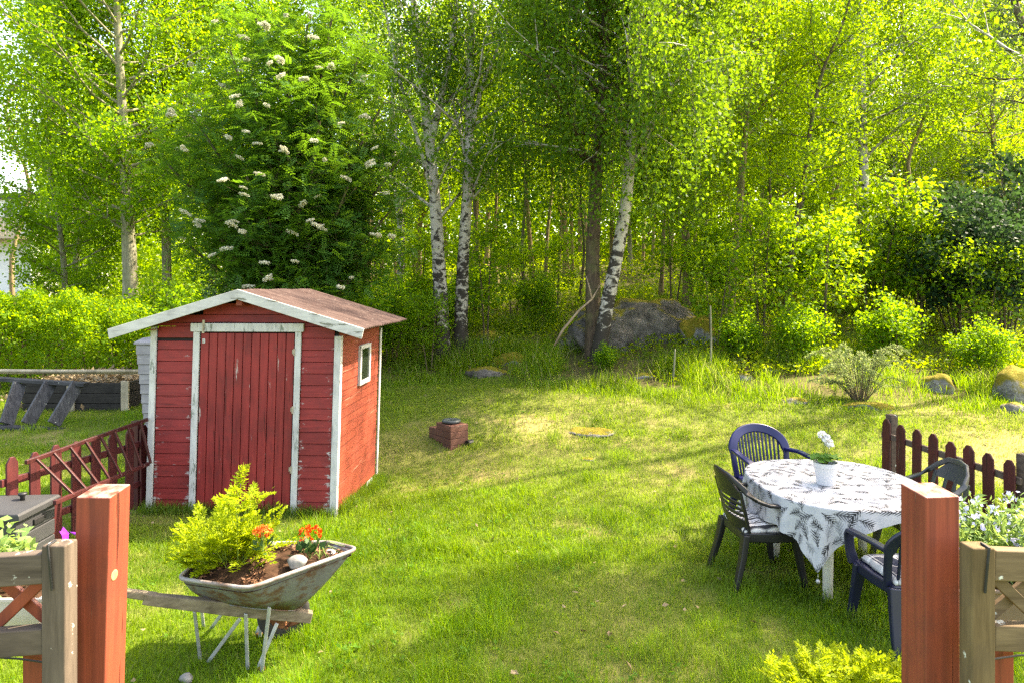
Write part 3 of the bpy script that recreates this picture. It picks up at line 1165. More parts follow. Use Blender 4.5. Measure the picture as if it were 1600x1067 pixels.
V, Q = petals(FP, 5, .0105, .3, .8)
link('flowers', fast_mesh('flowers', V, Q, M['blue_petal']), None, br)

# ------------------------------------------------------------------ wheelbarrow
wb0 = Vector((-1.62, 4.12, 0))
wb = thing('wheelbarrow', 'old galvanised wheelbarrow with rusty tray and weathered wooden shafts, used as planter', 'wheelbarrow', wb0)
loc = lambda p: Vector(p) - wb0
A = W(277, 903, 3.93); B = W(388, 919, 3.76); Cc = W(559, 857, 4.22); Dd = W(515, 846, 4.50); E = W(345, 850, 4.50)
a = W(312, 936, 4.05); b = W(395, 950, 3.93); c2 = W(470, 954, 4.10); d2 = Vector((c2.x - .02, c2.y + .30, c2.z + .03)); e = Vector((a.x + .10, a.y + .34, a.z))


def rounded(poly, r, n=4):
    out = []
    k = len(poly)
    for i in range(k):
        p, q, s = poly[i - 1], poly[i], poly[(i + 1) % k]
        u = (p - q).normalized() * r
        v = (s - q).normalized() * r
        for j in range(n + 1):
            t_ = j / n
            out.append((q + u) * (1 - t_) ** 2 + q * 2 * t_ * (1 - t_) + (q + v) * t_ ** 2)
    return out


rim = rounded([loc(p) for p in (A, B, Cc, Dd, E)], .07)
bot = rounded([loc(p) for p in (a, b, c2, d2, e)], .08)
cen = sum(rim, Vector()) / len(rim)
rings = []
for q, tt in enumerate((0, .25, .5, .75, .92, 1.0)):
    bul = .02 * math.sin(tt * math.pi)
    rings.append([p.lerp(s_, 1 - tt) + (p - cen).normalized() * bul for p, s_ in zip(rim, bot)])
tr = MB()
tr.loft(rings, cap=False)
k = len(rim)
tr.add(bot, [tuple(reversed(range(k)))])
to = tr.build('tray', M['tray'], wb, smooth=True)
so = to.modifiers.new('solid', 'SOLIDIFY')
so.thickness = .006
rm = MB()
rm.tube([p + Vector((0, 0, .0)) for p in rim] + [rim[0], rim[1]], .0125, 8, cap=False)
rm.build('rim', M['rimsteel'], to, smooth=True)
# soil surface
def soilz(x, y, base):
    return base + .03 * (fbm(np.array([x]), np.array([y]), .12, 3, 3)[0] - .5) * 2
n_ = 14
svs = []
inner = [p.lerp(cen, .03) - Vector((0, 0, .035)) for p in rim]
cc = cen - Vector((0, 0, -.03))
sv = []
for q in range(n_ + 1):
    for p in inner:
        f = q / n_
        v = cc.lerp(p, f)
        v.z += .05 * (1 - f ** 2) * .6 + .035 * float(fbm(np.array([v.x * 3]), np.array([v.y * 3]), .2, 9, 3)[0] - .5) * (1 if q < n_ else 0)
        sv.append(v)
fs = []
for q in range(n_):
    for j in range(len(inner)):
        j2 = (j + 1) % len(inner)
        fs.append((q * len(inner) + j, q * len(inner) + j2, (q + 1) * len(inner) + j2, (q + 1) * len(inner) + j))
m = MB()
m.add(sv, fs)
soil = m.build('soil', M['soil'], to, smooth=True)
nC = 900
rr = np.sqrt(RS.rand(nC)) * .93
jj = RS.randint(len(inner), size=nC)
P = np.array([list(cc.lerp(inner[j], r) + Vector((0, 0, .03 * (1 - r * r) + .012))) for j, r in zip(jj, rr)])
L = .028 * (.4 + RS.rand(nC))
V, Q = leaf_quads(P, rand_dirs(nC) * np.array([1, 1, .25]), rand_dirs(nC, 1.), L, L * .45, .1)
link('bark_chips', fast_mesh('bark_chips', V, Q, M['chips']), None, to)
# shafts
s0 = loc(W(487, 963, 4.16)); s1 = loc(W(225, 934, 3.86)); s2 = loc(W(112, 917, 3.74))
off = Vector((-.16, .40, 0))
for kk, o_ in enumerate((Vector(), off)):
    m = MB()
    s1_ = s1 if kk == 0 else s0.lerp(s1, .62)
    m.sweep([s0 + o_, s0.lerp(s1_, .5) + o_, s1_ + o_], [.05, .055, .045], [.066, .078, .062])
    m.build('shaft', M['shaftwood'], wb, .007)
    if kk == 0:
      m = MB()
      m.sweep([s0.lerp(s1, .93) + o_ + Vector((0, .004, .012)), s2 + o_ + Vector((0, 0, .012))], [.042, .036], [.05, .036])
      m.build('handle', M['shaftwood'], wb, .010)
    # steel legs
    def leg(p0, p1, r=.010):
        MB().sweep([loc(p0) + o_, loc(p1) + o_], .022, .010, (.3, 1, 0)).build('leg', M['steel'], wb, .003)
    g = lambda px, py, d: W(px, py, d)
    leg(g(304, 955, 3.98), g(313, 1030, 4.13))
    leg(g(375, 966, 4.00), g(325, 1034, 4.11))
    leg(g(384, 958, 3.955), g(387, 1046, 4.025))
    leg(g(421, 948, 3.96), g(409, 1050, 4.0))
    leg(g(433, 973, 4.06), g(402, 1046, 4.03))
    m = MB().tube([loc(g(400, 1046, 4.02)) + o_, loc(g(414, 1043, 4.02)) + o_], .012, 8)
    m.build('foot', M['rust'], wb, smooth=True)
m = MB().beam(s0.lerp(s1, .30) + Vector((0, .0, -.035)), s0.lerp(s1, .30) + off + Vector((0, 0, -.035)), .05, .03)
m.build('cross_bar', M['shaftwood'], wb, .004)
# wheel between the shaft ends
wc = loc(Vector(W(437, 1000, 4.36)))
wc = Vector((s0.x - .25, s0.y + .24, .155))
ax = Vector((-.38, .92, 0)).normalized()
rot = ax.to_track_quat('Z', 'Y').to_matrix()
m = MB().lathe([(.09, -.022), (.14, -.028), (.158, -.016), (.162, 0), (.158, .016), (.14, .028), (.09, .022), (.09, -.022)], n=28, cap=False)
wo = m.build('wheel', M['rubber'], wb, smooth=True, xf=lambda v: rot @ v + wc)
m = MB().lathe([(.001, -.03), (.03, -.03), (.035, -.012), (.092, -.010), (.092, .010), (.035, .012), (.03, .03), (.001, .03)], n=20)
m.build('rim_disc', M['rust'], wo, xf=lambda v: rot @ v + wc)
m = MB().tube([wc - ax * .21, wc + ax * .21], .010, 8)
m.beam(wc - ax * .17, s0 + Vector((-.05, .03, -.03)), .03, .008, (1, 0, 0))
m.beam(wc - ax * .17 + Vector((.02, 0, .0)), loc(W(474, 930, 4.19)), .03, .008, (1, 0, 0))
m.beam(wc + ax * .17, s0 + off + Vector((-.05, 0, -.03)), .03, .008, (1, 0, 0))
m.build('axle_bracket', M['rust'], wb, .002)


def soil_at(px, py, d):
    return W(px, py, d)


# golden plant in the barrow
def feathery(root, stems, leafmat_, fronds, seed, size=1.0):
    rs = np.random.RandomState(seed)
    c = []; d = []; L = []
    tw = MB()
    for (b0, tip) in stems:
        b0 = np.array(b0); tip = np.array(tip)
        mid = (b0 + tip) / 2 + np.array([0, 0, .12 * np.linalg.norm(tip - b0)])
        pts = [(1 - t_) ** 2 * b0 + 2 * t_ * (1 - t_) * mid + t_ * t_ * tip for t_ in np.linspace(0, 1, 7)]
        tw.tube([tuple(p) for p in pts], [.004 - .0028 * i / 6 for i in range(7)], 5)
        for f in range(fronds):
            t_ = rs.uniform(.32, 1) if f else 1.0
            p = (1 - t_) ** 2 * b0 + 2 * t_ * (1 - t_) * mid + t_ * t_ * tip
            out = (tip - b0) * .5 + rs.randn(3) * .30 * np.linalg.norm(tip - b0)
            out[2] += .10
            out /= np.linalg.norm(out)
            fl = rs.uniform(.08, .15) * size
            side = np.cross(out, np.array([0, 0, 1.])); side /= np.linalg.norm(side) + 1e-6
            upv = np.cross(side, out)
            for k in range(6):
                q = .18 + .82 * k / 5
                base = p + out * fl * q - upv * fl * .25 * q * q
                for sg in (-1, 1):
                    pl = fl * .42 * (1.15 - q)
                    pd = out * .6 + side * sg * .8
                    for w_ in range(3):
                        bb = base + pd * pl * (w_ / 2.4)
                        for s3 in ((-1, 1) if w_ < 2 else (0,)):
                            c.append(bb); d.append(pd + np.cross(pd, upv) * s3 * .8 + rs.randn(3) * .12); L.append(rs.uniform(.020, .036) * size * (1.1 - .3 * q))
            c.append(p + out * fl); d.append(out); L.append(.03 * size)
    tw.build('stem', M['stem_green'], root, smooth=True)
    c = np.array(c); d = np.array(d); L = np.array(L)
    V, Q = leaf_quads(c, d, rand_dirs(len(c), 1.8), L, L * .46, .08)
    link('leaves', fast_mesh('leaves', V, Q, leafmat_), None, root)


p0 = W(362, 900, 4.08)
gp_ = thing('golden_leaved_plant', 'feathery golden yellow plant growing in the wheelbarrow', 'plant', p0)
stems = []
rs = np.random.RandomState(5)
targets = [(375, 742), (400, 756), (352, 770), (390, 775), (420, 795), (335, 800), (310, 790), (440, 815), (300, 820), (285, 845), (268, 878), (280, 838), (330, 850), (360, 800), (400, 820), (385, 845),
           (350, 850), (320, 870), (300, 872), (340, 893), (375, 890), (400, 870), (425, 830), (445, 845), (415, 850), (395, 905), (360, 830), (372, 770), (345, 815), (325, 825), (310, 850), (290, 862), (410, 835), (380, 815), (275, 872), (384, 875), (355, 880)]
for (px, py) in targets:
    dd = 4.08 + rs.uniform(-.20, .22)
    px = 352 + (px - 352) * .86
    py = 880 + (py - 880) * .80
    tp = W(px, py, dd) - p0
    stems.append(((rs.uniform(-.07, .07), rs.uniform(-.06, .06), -.05), tuple(tp)))
feathery(gp_, stems, M['leaf_gold'], 6, 4)
for k in range(5):
    m = MB()
    a0 = Vector((rs.uniform(.05, .2), rs.uniform(-.1, .1), 0))
    m.tube([a0, a0 + Vector((.02, -.03, .10)), a0 + Vector((.06 + .03 * k, -.06, .03)), a0 + Vector((.10 + .04 * k, -.09, -.01))], .0025, 5)
    m.build('trailing_stem', M['stem_green'], gp_)


def potted_bloom(px, py, d, label, petal, leafs=26, head=(.0, .0, .11), rad=.045, nfl=16, name='orange_kalanchoe', lsz=.062):
    p = W(px, py, d)
    root = thing(name, label, 'plant', p)
    c = RS.randn(leafs, 3) * np.array([.028, .028, .02]) + np.array([0, 0, .045])
    dr = c / np.linalg.norm(c, axis=1, keepdims=True) + np.array([0, 0, .15])
    L = lsz * (.7 + .5 * RS.rand(leafs))
    V, Q = leaf_quads(c, dr, rand_dirs(leafs, 2), L, L * .7, .1)
    link('leaves', fast_mesh('leaves', V, Q, M['leaf_kalanchoe']), None, root)
    P = rand_dirs(nfl, .7) * rad * np.array([1, 1, .55]) + np.array(head)
    m = MB()
    for q in P[:8]:
        m.tube([(0, 0, 0), tuple(q)], .002, 4)
    m.build('stem', M['stem_green'], root)
    V, Q = petals(P, 7, .017, .5, .5)
    V2, Q2 = petals(P + np.array([0, 0, .003]), 5, .011, 1.0, .8)
    me = fast_mesh('flowers', np.concatenate([V, V2]), np.concatenate([Q, Q2 + len(V)]), petal)
    link('flowers', me, None, root)
    return root


potted_bloom(484, 872, 4.12, 'small dark leaved plant with orange flowers at the front of the wheelbarrow', M['orange_petal'], 34, (0, 0, .15), .068, 30)
potted_bloom(411, 862, 3.93, 'red and yellow bloom beside the golden plant in the wheelbarrow', M['red_petal'], 14, (0, 0, .115), .050, 34, 'red_yellow_bloom', .045)


def rock(name, c, size, mat, label, seed, rough=.25, sub=3, cat='rock', group=None, flat=-.4, rz=0):
    import bmesh
    bm = bmesh.new()
    bmesh.ops.create_icosphere(bm, subdivisions=sub, radius=1)
    V = np.array([v.co[:] for v in bm.verts])
    rs = np.random.RandomState(seed)
    off = rs.rand(3) * 40
    n1 = fbm(V[:, 0] + V[:, 2] * .7 + off[0], V[:, 1] - V[:, 2] * .6 + off[1], .9, seed % 7, 4) - .5
    n2 = fbm(V[:, 0] - V[:, 1] + off[2], V[:, 2] * 1.3 + V[:, 1] * .3, .35, seed % 5, 3) - .5
    rr = 1 + rough * 1.8 * n1 + rough * .5 * n2
    # a few flat faces
    for q in range(5):
        d = rs.randn(3); d /= np.linalg.norm(d)
        k = V @ d
        rr = np.where(k > .72, rr * (.72 / np.maximum(k, .72)) ** .8, rr)
    V = V * rr[:, None]
    V[:, 2] = np.maximum(V[:, 2], flat)
    V = V * np.array(size)
    for v, q in zip(bm.verts, V): v.co = q
    me = bpy.data.meshes.new(name)
    bm.to_mesh(me)
    bm.free()
    me.polygons.foreach_set('use_smooth', [True] * len(me.polygons))
    o = link(name, me, mat)
    o.location = c
    o.rotation_euler = (0, 0, rz)
    return tag(o, label, cat, group)


rock('round_stone', W(464, 879, 4.0), (.062, .055, .045), M['stone_pale'], 'round pale stone on the soil at the near rim of the wheelbarrow', 3, .1, cat='stone')
rock('round_stone', W(518, 866, 4.22), (.055, .045, .035), M['stone_grey'], 'grey stone in the front tip of the wheelbarrow', 4, .15, cat='stone')
rock('round_stone', W(432, 853, 4.34), (.05, .04, .03), M['stone_pale'], 'small white stone half hidden behind the red and yellow bloom', 9, .15, cat='stone')
tf = thing('grass_tuft', 'thin tuft of arching grass between two stones in the wheelbarrow', 'grass tuft', W(500, 872, 4.13))
m = MB()
for k in range(14):
    a_ = RS.rand() * 6.28
    l_ = RS.uniform(.06, .16)
    m.tube([(0, 0, 0), (math.cos(a_) * l_ * .4, math.sin(a_) * l_ * .4, l_ * .6), (math.cos(a_) * l_, math.sin(a_) * l_, l_ * .35)], [.002, .0018, .0006], 4)
m.build('blade', M['stem_green'], tf)
rock('round_stone', (GX(291, 3.9), 3.9, .02), (.04, .035, .03), M['stone_pale'], 'small tan stone on the lawn below the wheelbarrow', 12, .15, cat='stone')

# bright plant at the lower edge, in front of the table
p0 = Vector((GX(1305, 3.55), 3.55, 0))
p0.z = h(p0.x, p0.y)
sp = thing('golden_shrub', 'low golden yellow shrub at the lower edge, in front of the dining table', 'shrub', p0)
stems = []
for k in range(44):
    px, py = rs.uniform(1205, 1405), rs.uniform(1022, 1090)
    py = max(py, 1020 + abs(px - 1300) * .35 + rs.uniform(-6, 6))
    tp = W(px, py, 3.55 + rs.uniform(-.25, .22)) - p0
    stems.append(((tp.x * .35, rs.uniform(-.08, .08), 0), tuple(tp)))
feathery(sp, stems, M['leaf_gold'], 6, 8, .8)
# ------------------------------------------------------------------ dining table, cloth, chairs
TC = Vector((2.56, 5.40, 0))
TC.z = h(TC.x, TC.y)
TA, TB, TN = .62, .70, 2.6


def rimpt(th, a=TA, b=TB):
    c_, s_ = math.cos(th), math.sin(th)
    r_ = (abs(c_ / a) ** TN + abs(s_ / b) ** TN) ** (-1 / TN)
    return r_ * c_, r_ * s_


tab = thing('dining_table', 'white plastic garden table with splayed legs, under the leaf printed cloth', 'table', TC)
prof = []
for (s, z) in ((.9, .66), (.97, .66), (1, .675), (1, .705), (.985, .715), (0.001, .715)):
    prof.append([Vector((rimpt(t_, TA * s, TB * s)[0], rimpt(t_, TA * s, TB * s)[1], z)) for t_ in np.linspace(0, 2 * math.pi, 64, endpoint=False)])
MB().loft(prof).build('tabletop', M['white_plastic'], tab, smooth=True)
for (lx, ly) in ((-.31, -.53), (.31, -.53), (-.37, .30), (.37, .30)):
    MB().tube([(lx, ly, -.03), (lx * .93, ly * .93, .4), (lx * .88, ly * .88, .67)], [.033, .038, .05], 14).build('leg', M['white_plastic'], tab, smooth=True)

NT_, NR1, NR2 = 900, 70, 90
th = np.linspace(0, 2 * np.pi, NT_, endpoint=False)
ex = np.array([rimpt(t_, TA + .006, TB + .006) for t_ in th])
tg = np.roll(ex, -1, 0) - np.roll(ex, 1, 0)
nr = np.stack([tg[:, 1], -tg[:, 0]], 1)
nr /= np.linalg.norm(nr, axis=1, keepdims=True)
e1 = np.array([.97, .24]); e1 /= np.linalg.norm(e1)
e2 = np.array([-e1[1], e1[0]])
Cn = np.array([-.665, -.985])
W1, W2 = 1.72, 1.92
drop = np.full(NT_, 9.)
planes = [(Cn, e1), (Cn + e1 * W1, -e1), (Cn, e2), (Cn + e2 * W2, -e2)]
for (q, inn) in planes:
    num = (ex - q) @ inn
    den = -(nr @ inn)
    s = np.where(den > 1e-3, num / np.maximum(den, 1e-3), 9)
    drop = np.minimum(drop, s)
drop = np.clip(drop, .06, .46)
# soften the tip a little
kk = np.array([1, 2, 3, 2, 1.]) / 9
drop = sum(np.roll(drop, j - 2) * kk[j] for j in range(5))
V = []; FL = []
rip = np.sin(th * 17 + 1.3 * np.sin(th * 5)) * .5 + np.sin(th * 29 + 2 * np.sin(th * 3)) * .3
for k in range(NR1):
    f = k / (NR1 - 1)
    f = max(f, .002)
    V.append(np.column_stack([ex * f, np.full(NT_, .7185)])); FL.append(ex * f)
for k in range(1, NR2 + 1):
    f = k / NR2
    s = drop * f
    bend = .014
    down = np.where(s < bend * 1.57, bend * (1 - np.cos(np.minimum(s / bend, 1.57))), s - bend * .57)
    outw = bend * np.sin(np.minimum(s / bend, 1.57)) + .10 * s + rip * .13 * s * np.clip(s / .12, 0, 1)
    xy = ex + nr * outw[:, None]
    V.append(np.column_stack([xy, .7185 - down])); FL.append(ex + nr * s[:, None])
V = np.concatenate(V); FL = np.concatenate(FL)
NRR = NR1 + NR2
i = np.arange(NRR * NT_).reshape(NRR, NT_)
j = np.roll(i, -1, 1)
Q = np.stack([i[:-1], j[:-1], j[1:], i[1:]], -1).reshape(-1, 4)
col = np.tile(np.array([.42, .415, .43]), (len(V), 1))
rs = np.random.RandomState(2)
fr = []
for kr, gy_ in enumerate(np.arange(-1.15, 1.3, .088)):
    for gx_ in np.arange(-1.15, 1.2, .101):
        fr.append((gx_ + .050 * (kr % 2) + rs.uniform(-.012, .012), gy_ + rs.uniform(-.012, .012), rs.uniform(0, 6.28), rs.uniform(.095, .125), rs.choice([.025, .07, .20, .36], p=[.3, .25, .25, .2])))
rs.shuffle(fr)
fr.sort(key=lambda q: -q[4])
for (fx, fy, fa, fL, tone) in fr:
    dx = FL[:, 0] - fx; dy = FL[:, 1] - fy
    near = (dx * dx + dy * dy) < (fL * .75) ** 2
    idx = np.where(near)[0]
    if not len(idx): continue
    a = dx[idx] * math.cos(fa) + dy[idx] * math.sin(fa) + .10 * fL * np.sin(0)
    b = -dx[idx] * math.sin(fa) + dy[idx] * math.cos(fa)
    a = a + b * b * 2
    ab = np.abs(b)
    bs = (a - ab * 1.25) / (.5 * fL)
    env = .36 * fL * np.sqrt(np.maximum(0, 1 - ((bs + .1) / .95) ** 2)) + 1e-4
    pit = fL / 5.2
    fr_ = np.mod((a - ab * 1.25) / pit, 1)
    inn = (ab < env) & (np.abs(fr_ - .5) < .30 * (1 - (ab / env) ** 1.5) + .05) & (np.abs(bs) < .92)
    inn |= (ab < .0028) & (np.abs(a) < .52 * fL)
    col[idx[inn]] = (tone, tone * 1.02, tone * 1.08)
cl = link('tablecloth', fast_mesh('tablecloth', V, Q, M['cloth'], True, col))
cl.location = TC
tag(cl, 'white tablecloth printed with black and grey fern leaves, draped over the dining table', 'tablecloth')
wtp = W(1278, 905, 4.72)
m = MB().tube([wtp + Vector((0, 0, .035)), wtp], .0015, 5)
m.lathe([(.001, -.016), (.010, -.012), (.0155, 0), (.010, .012), (.001, .016)], wtp - Vector((0, 0, .012)), 14)
o = m.build('tablecloth_weight', M['steel'], None, smooth=True)
tag(o, 'small shiny ball weight hanging from the corner of the tablecloth', 'cloth weight')


def back_y(x, z): return -.195 - .26 * (z - .42) + .95 * x * x


def chair(style, mat, label, x, y, rz, scale=1.0, topz=.85):
    root = thing('garden_chair', label, 'chair', (x, y, h(x, y) - .005), rz)
    root.scale = (scale, scale, scale)
    # seat
    rings = []
    poly0 = [(-.215, -.20), (.215, -.20), (.25, .0), (.255, .21), (.20, .245), (-.20, .245), (-.255, .21), (-.25, 0)]
    rings = [[Vector((px_ * s, py_ * s, z)) for px_, py_ in poly0] for s, z in ((.97, .365), (1.0, .37), (1.0, .425), (.985, .435), (.9, .432), (.6, .422))]
    MB().loft(rings).build('seat', mat, root, .006)
    for sx in (-1, 1):
        m = MB()
        m.sweep([(sx * .225, .185, .42), (sx * .238, .215, .25), (sx * .262, .255, 0)], [.085, .066, .048], [.05, .045, .034], (.0, 1, 0))
        m.build('leg', mat, root, .010)
        m = MB()
        m.sweep([(sx * .20, -.185, .42), (sx * .217, -.215, .25), (sx * .245, -.285, 0)], [.085, .066, .048], [.05, .045, .034], (0, 1, 0))
        m.build('leg', mat, root, .010)
    tz = topz
    if style == 'arch':
        up = []
        pts = []
        for k in range(25):
            a_ = math.pi * k / 24
            xx = .245 * math.cos(a_)
            zz = .62 + (tz - .045 - .62) * math.sin(a_) ** .8
            pts.append((xx, back_y(xx, zz), zz))
            up.append((0, -1, -.25))
        # lower stiles into the seat
        pts = [(.225, back_y(.225, .43), .42), (.238, back_y(.238, .52), .52)] + pts + [(-.238, back_y(.238, .52), .52), (-.225, back_y(.225, .43), .42)]
        up = [(0, -1, -.25)] * len(pts)
        fb = MB().sweep(pts, [.05] * 3 + [.078] * 23 + [.05] * 3, .028, up).build('backrest', mat, root, .010)
        sl = MB()
        for k in range(13):
            xx = -.192 + .384 * k / 12
            zz = .62 + (tz - .045 - .62) * (1 - (xx / .245) ** 2) ** .4 - .02
            sl.sweep([(xx * .92, back_y(xx * .92, .43), .43), (xx * .97, back_y(xx * .97, .6), .6), (xx, back_y(xx, zz), zz)], .0165, .012, (0, -1, -.25))
        sl.build('slats', mat, fb, .003)
        for sx in (-1, 1):
            m = MB()
            m.sweep([(sx * .243, back_y(.243, .63) + .01, .645), (sx * .275, -.03, .655), (sx * .288, .12, .645), (sx * .285, .205, .635), (sx * .280, .238, .60), (sx * .268, .242, .50), (sx * .25, .225, .41)],
                    [.05, .056, .06, .06, .06, .06, .07], [.03, .026, .026, .028, .032, .036, .04],
                    [(0, 0, 1), (0, 0, 1), (0, 0, 1), (0, .3, 1), (0, 1, .6), (0, 1, 0), (0, 1, 0)])
            m.build('armrest', mat, root, .009)
    else:
        # top rail sweeping down into the arms
        half = [(.268, .215, .625), (.285, .10, .64), (.283, -.04, .655), (.272, -.13, .69), (.248, -.20, .745), (.20, -.245, .80), (.12, -.285, tz - .008), (0, -.300, tz)]
        ups = [(0, .1, 1), (0, 0, 1), (0, 0, 1), (0, -.35, 1), (0, -.8, .8), (0, -1, .35), (0, -1, .1), (0, -1, 0)]
        pts = half + [(-q[0], q[1], q[2]) for q in reversed(half[:-1])]
        up = ups + list(reversed(ups[:-1]))
        ws = [.055, .055, .052, .048, .044, .042, .042, .044]
        ws = ws + list(reversed(ws[:-1]))
        MB().sweep(pts, ws, .026, up).build('armrest', mat, root, .009)
        for sx in (-1, 1):
            m = MB().sweep([(sx * .268, .20, .63), (sx * .270, .232, .60), (sx * .262, .238, .5), (sx * .25, .222, .41)], [.058, .06, .062, .075], [.03, .04, .045, .045], [(0, .6, 1), (0, 1, .3), (0, 1, 0), (0, 1, 0)])
            m.build('arm_support', mat, root, .009)
        m = MB()
        strips = [(.42, .525), (.545, .568), (.588, .611), (.631, .654), (.674, tz - .03)] if style == 'slot' else [(.42, .50), (.53, .56), (.70, .73)]
        for (z0, z1) in strips:
            zc = (z0 + z1) / 2
            hw = .205 if zc < .66 else .195
            P_ = [(xx, back_y(xx, zc), zc) for xx in np.linspace(-hw, hw, 11)]
            if z1 > .7:
                # taller panel with a rounded upper edge
                N_ = 4
                rings = []
                for xx in np.linspace(-.205, .205, 15):
                    zt = min(tz - .01, .66 + (tz - .67) * (1 - (abs(xx) / .25) ** 3))
                    rings.append([Vector((xx, back_y(xx, z0) - .006, z0)), Vector((xx, back_y(xx, z0) + .006, z0)), Vector((xx, back_y(xx, zt) + .006, zt)), Vector((xx, back_y(xx, zt) - .006, zt))])
                m.loft(rings)
            else:
                m.sweep(P_, z1 - z0, .012, (0, -1, -.25))
        for sx in (-1, 1):
            m.sweep([(sx * .205, back_y(.205, .42), .42), (sx * .215, back_y(.215, .58), .58), (sx * .222, back_y(.22, .74) - .005, .745)], .03, .02, (0, -1, -.25))
        if style == 'open':
            for xx in (-.11, 0, .11):
                m.sweep([(xx, back_y(xx, .5), .5), (xx, back_y(xx, tz - .03), tz - .03)], .035, .012, (0, -1, -.25))
        m.build('backrest', mat, root, .003)
    return root


c1 = chair('slot', M['chair_dark'], 'charcoal plastic armchair with horizontal slots and a striped cushion, left of the table', 1.90, 5.30, R(-90 + 6), 1.0, .85)
c2_ = chair('arch', M['chair_blue'], 'glossy blue plastic armchair with round slatted back, behind the table', 2.40, 6.33, R(180 + 8), 1.10, .86)
c3 = chair('arch', M['chair_navy'], 'navy plastic armchair with a checked cushion, half behind the right red post', 2.555, 4.38, R(0), 1.0, .86)
c4 = chair('open', M['chair_grey'], 'grey plastic armchair with open rounded back, right of the table by the picket fence', 3.24, 5.42, R(90 - 4), 1.0, .86)


def cushion(mat, label, x, y, z, rz, tilt=0):
    N = 40
    u = np.linspace(-1, 1, N)
    uu, vv = np.meshgrid(u, u)
    p = np.sqrt(np.maximum(0, 1 - np.abs(uu) ** 5)) * np.sqrt(np.maximum(0, 1 - np.abs(vv) ** 5))
    dim = sum(np.exp(-((uu - a) ** 2 + (vv - b) ** 2) / .025) for a in (-.45, .0, .45) for b in (-.45, 0, .45))
    puff = .5 + .5 * np.abs(np.sin((uu * 1.0 + .5) * 3.3)) * np.abs(np.sin((vv + .5) * 3.3))
    top = .012 + .046 * p * (.75 + .35 * puff) - .022 * dim
    bot = -.004 - .004 * p
    sc = 1 + .025 * np.sin(uu * 9) * (np.abs(vv) > .9) + .02 * np.sin(vv * 9) * (np.abs(uu) > .9)
    X = uu * .205 * sc; Y = vv * .205 * sc
    V = np.concatenate([np.stack([X, Y, top], -1).reshape(-1, 3), np.stack([X, Y, bot], -1).reshape(-1, 3)])
    i = np.arange(N * N).reshape(N, N)
    q = np.stack([i[:-1, :-1], i[:-1, 1:], i[1:, 1:], i[1:, :-1]], -1).reshape(-1, 4)
    b = q[:, ::-1] + N * N
    ed = []
    per = list(i[0, :]) + list(i[1:, -1]) + list(i[-1, -2::-1]) + list(i[-2:0, 0])
    for k in range(len(per)):
        k2 = (k + 1) % len(per)
        ed.append((per[k2], per[k], per[k] + N * N, per[k2] + N * N))
    o = link('seat_cushion', fast_mesh('seat_cushion', V, np.concatenate([q, b, np.array(ed)]), mat, True))
    o.location = (x, y, z)
    o.rotation_euler = (tilt, 0, rz)
    return tag(o, label, 'cushion')


cushion(M['stripe'], 'black and white striped tufted cushion on the charcoal chair', 1.915, 5.305, .432, R(-90 + 6))
cushion(M['check'], 'navy and white checked tufted cushion on the navy chair', 2.555, 4.39, .432, R(0))

# geranium in a white pot
gp0 = Vector((GX(1290, 5.32), 5.32, TC.z + .7195))
pot = thing('flower_pot', 'white ribbed flower pot standing on the printed tablecloth', 'flower pot', gp0)
pm = MB().lathe([(.001, .0), (.062, .0), (.066, .004), (.083, .135), (.084, .138), (.090, .140), (.092, .172), (.088, .175), (.083, .172), (.078, .14), (.001, .14)], n=40)
pm.build('pot', M['pot_white'], pot, smooth=True).modifiers.new('es', 'EDGE_SPLIT').split_angle = R(35)
MB().lathe([(.001, .150), (.079, .146)], n=20).build('soil', M['soil'], pot)
ge = thing('white_geranium', 'white flowering geranium with round green leaves in the white pot on the table', 'plant', gp0 + Vector((0, 0, .15)))
m = MB()
lv = []
for k in range(26):
    a_ = k * 2.4; r_ = .025 + .075 * math.sqrt((k + 1) / 26)
    c_ = Vector((math.cos(a_) * r_, math.sin(a_) * r_, .045 + .045 * RS.rand() - .22 * max(0, r_ - .07)))
    m.tube([(0, 0, 0), c_ * .6 + Vector((0, 0, .02)), c_], .002, 4)
    nn = (c_ * 3 + Vector((0, 0, .6))).normalized()
    q_ = nn.to_track_quat('Z', 'Y')
    rad = .030 + .012 * RS.rand()
    mm = MB()
    ring = [c_ + q_ @ Vector((math.cos(b_) * rad * (.88 + .12 * math.cos(7 * b_)), math.sin(b_) * rad * (.88 + .12 * math.cos(7 * b_)), .006 + .004 * math.cos(7 * b_))) for b_ in np.linspace(.35, 5.93, 22)]
    lv.append((c_, ring))
ml = MB()
for c_, ring in lv:
    ml.add([c_] + ring, [(0, q, q + 1) for q in range(1, len(ring))])
ml.build('leaves', leafmat('geranium leaves', (.045, .13, .02), (.10, .21, .03), (.2, .4, .04), .35, nscale=9), ge, smooth=True)
hd = [(.005, .0, .205), (-.025, .0, .235), (.03, .01, .165)]
m.tube([(0, 0, 0), (-.005, 0, .12), (-.02, 0, .215)], .003, 6)
m.tube([(0, 0, 0), (.015, 0, .10), (.03, 0, .15)], .003, 6)
m.build('stem', M['stem_green'], ge)
P = np.concatenate([np.array(c_) + rand_dirs(26) * .026 for c_ in hd])
V, Q = petals(P, 5, .017, .4, .3)
link('flowers', fast_mesh('flowers', V, Q, M['white_petal']), None, ge)

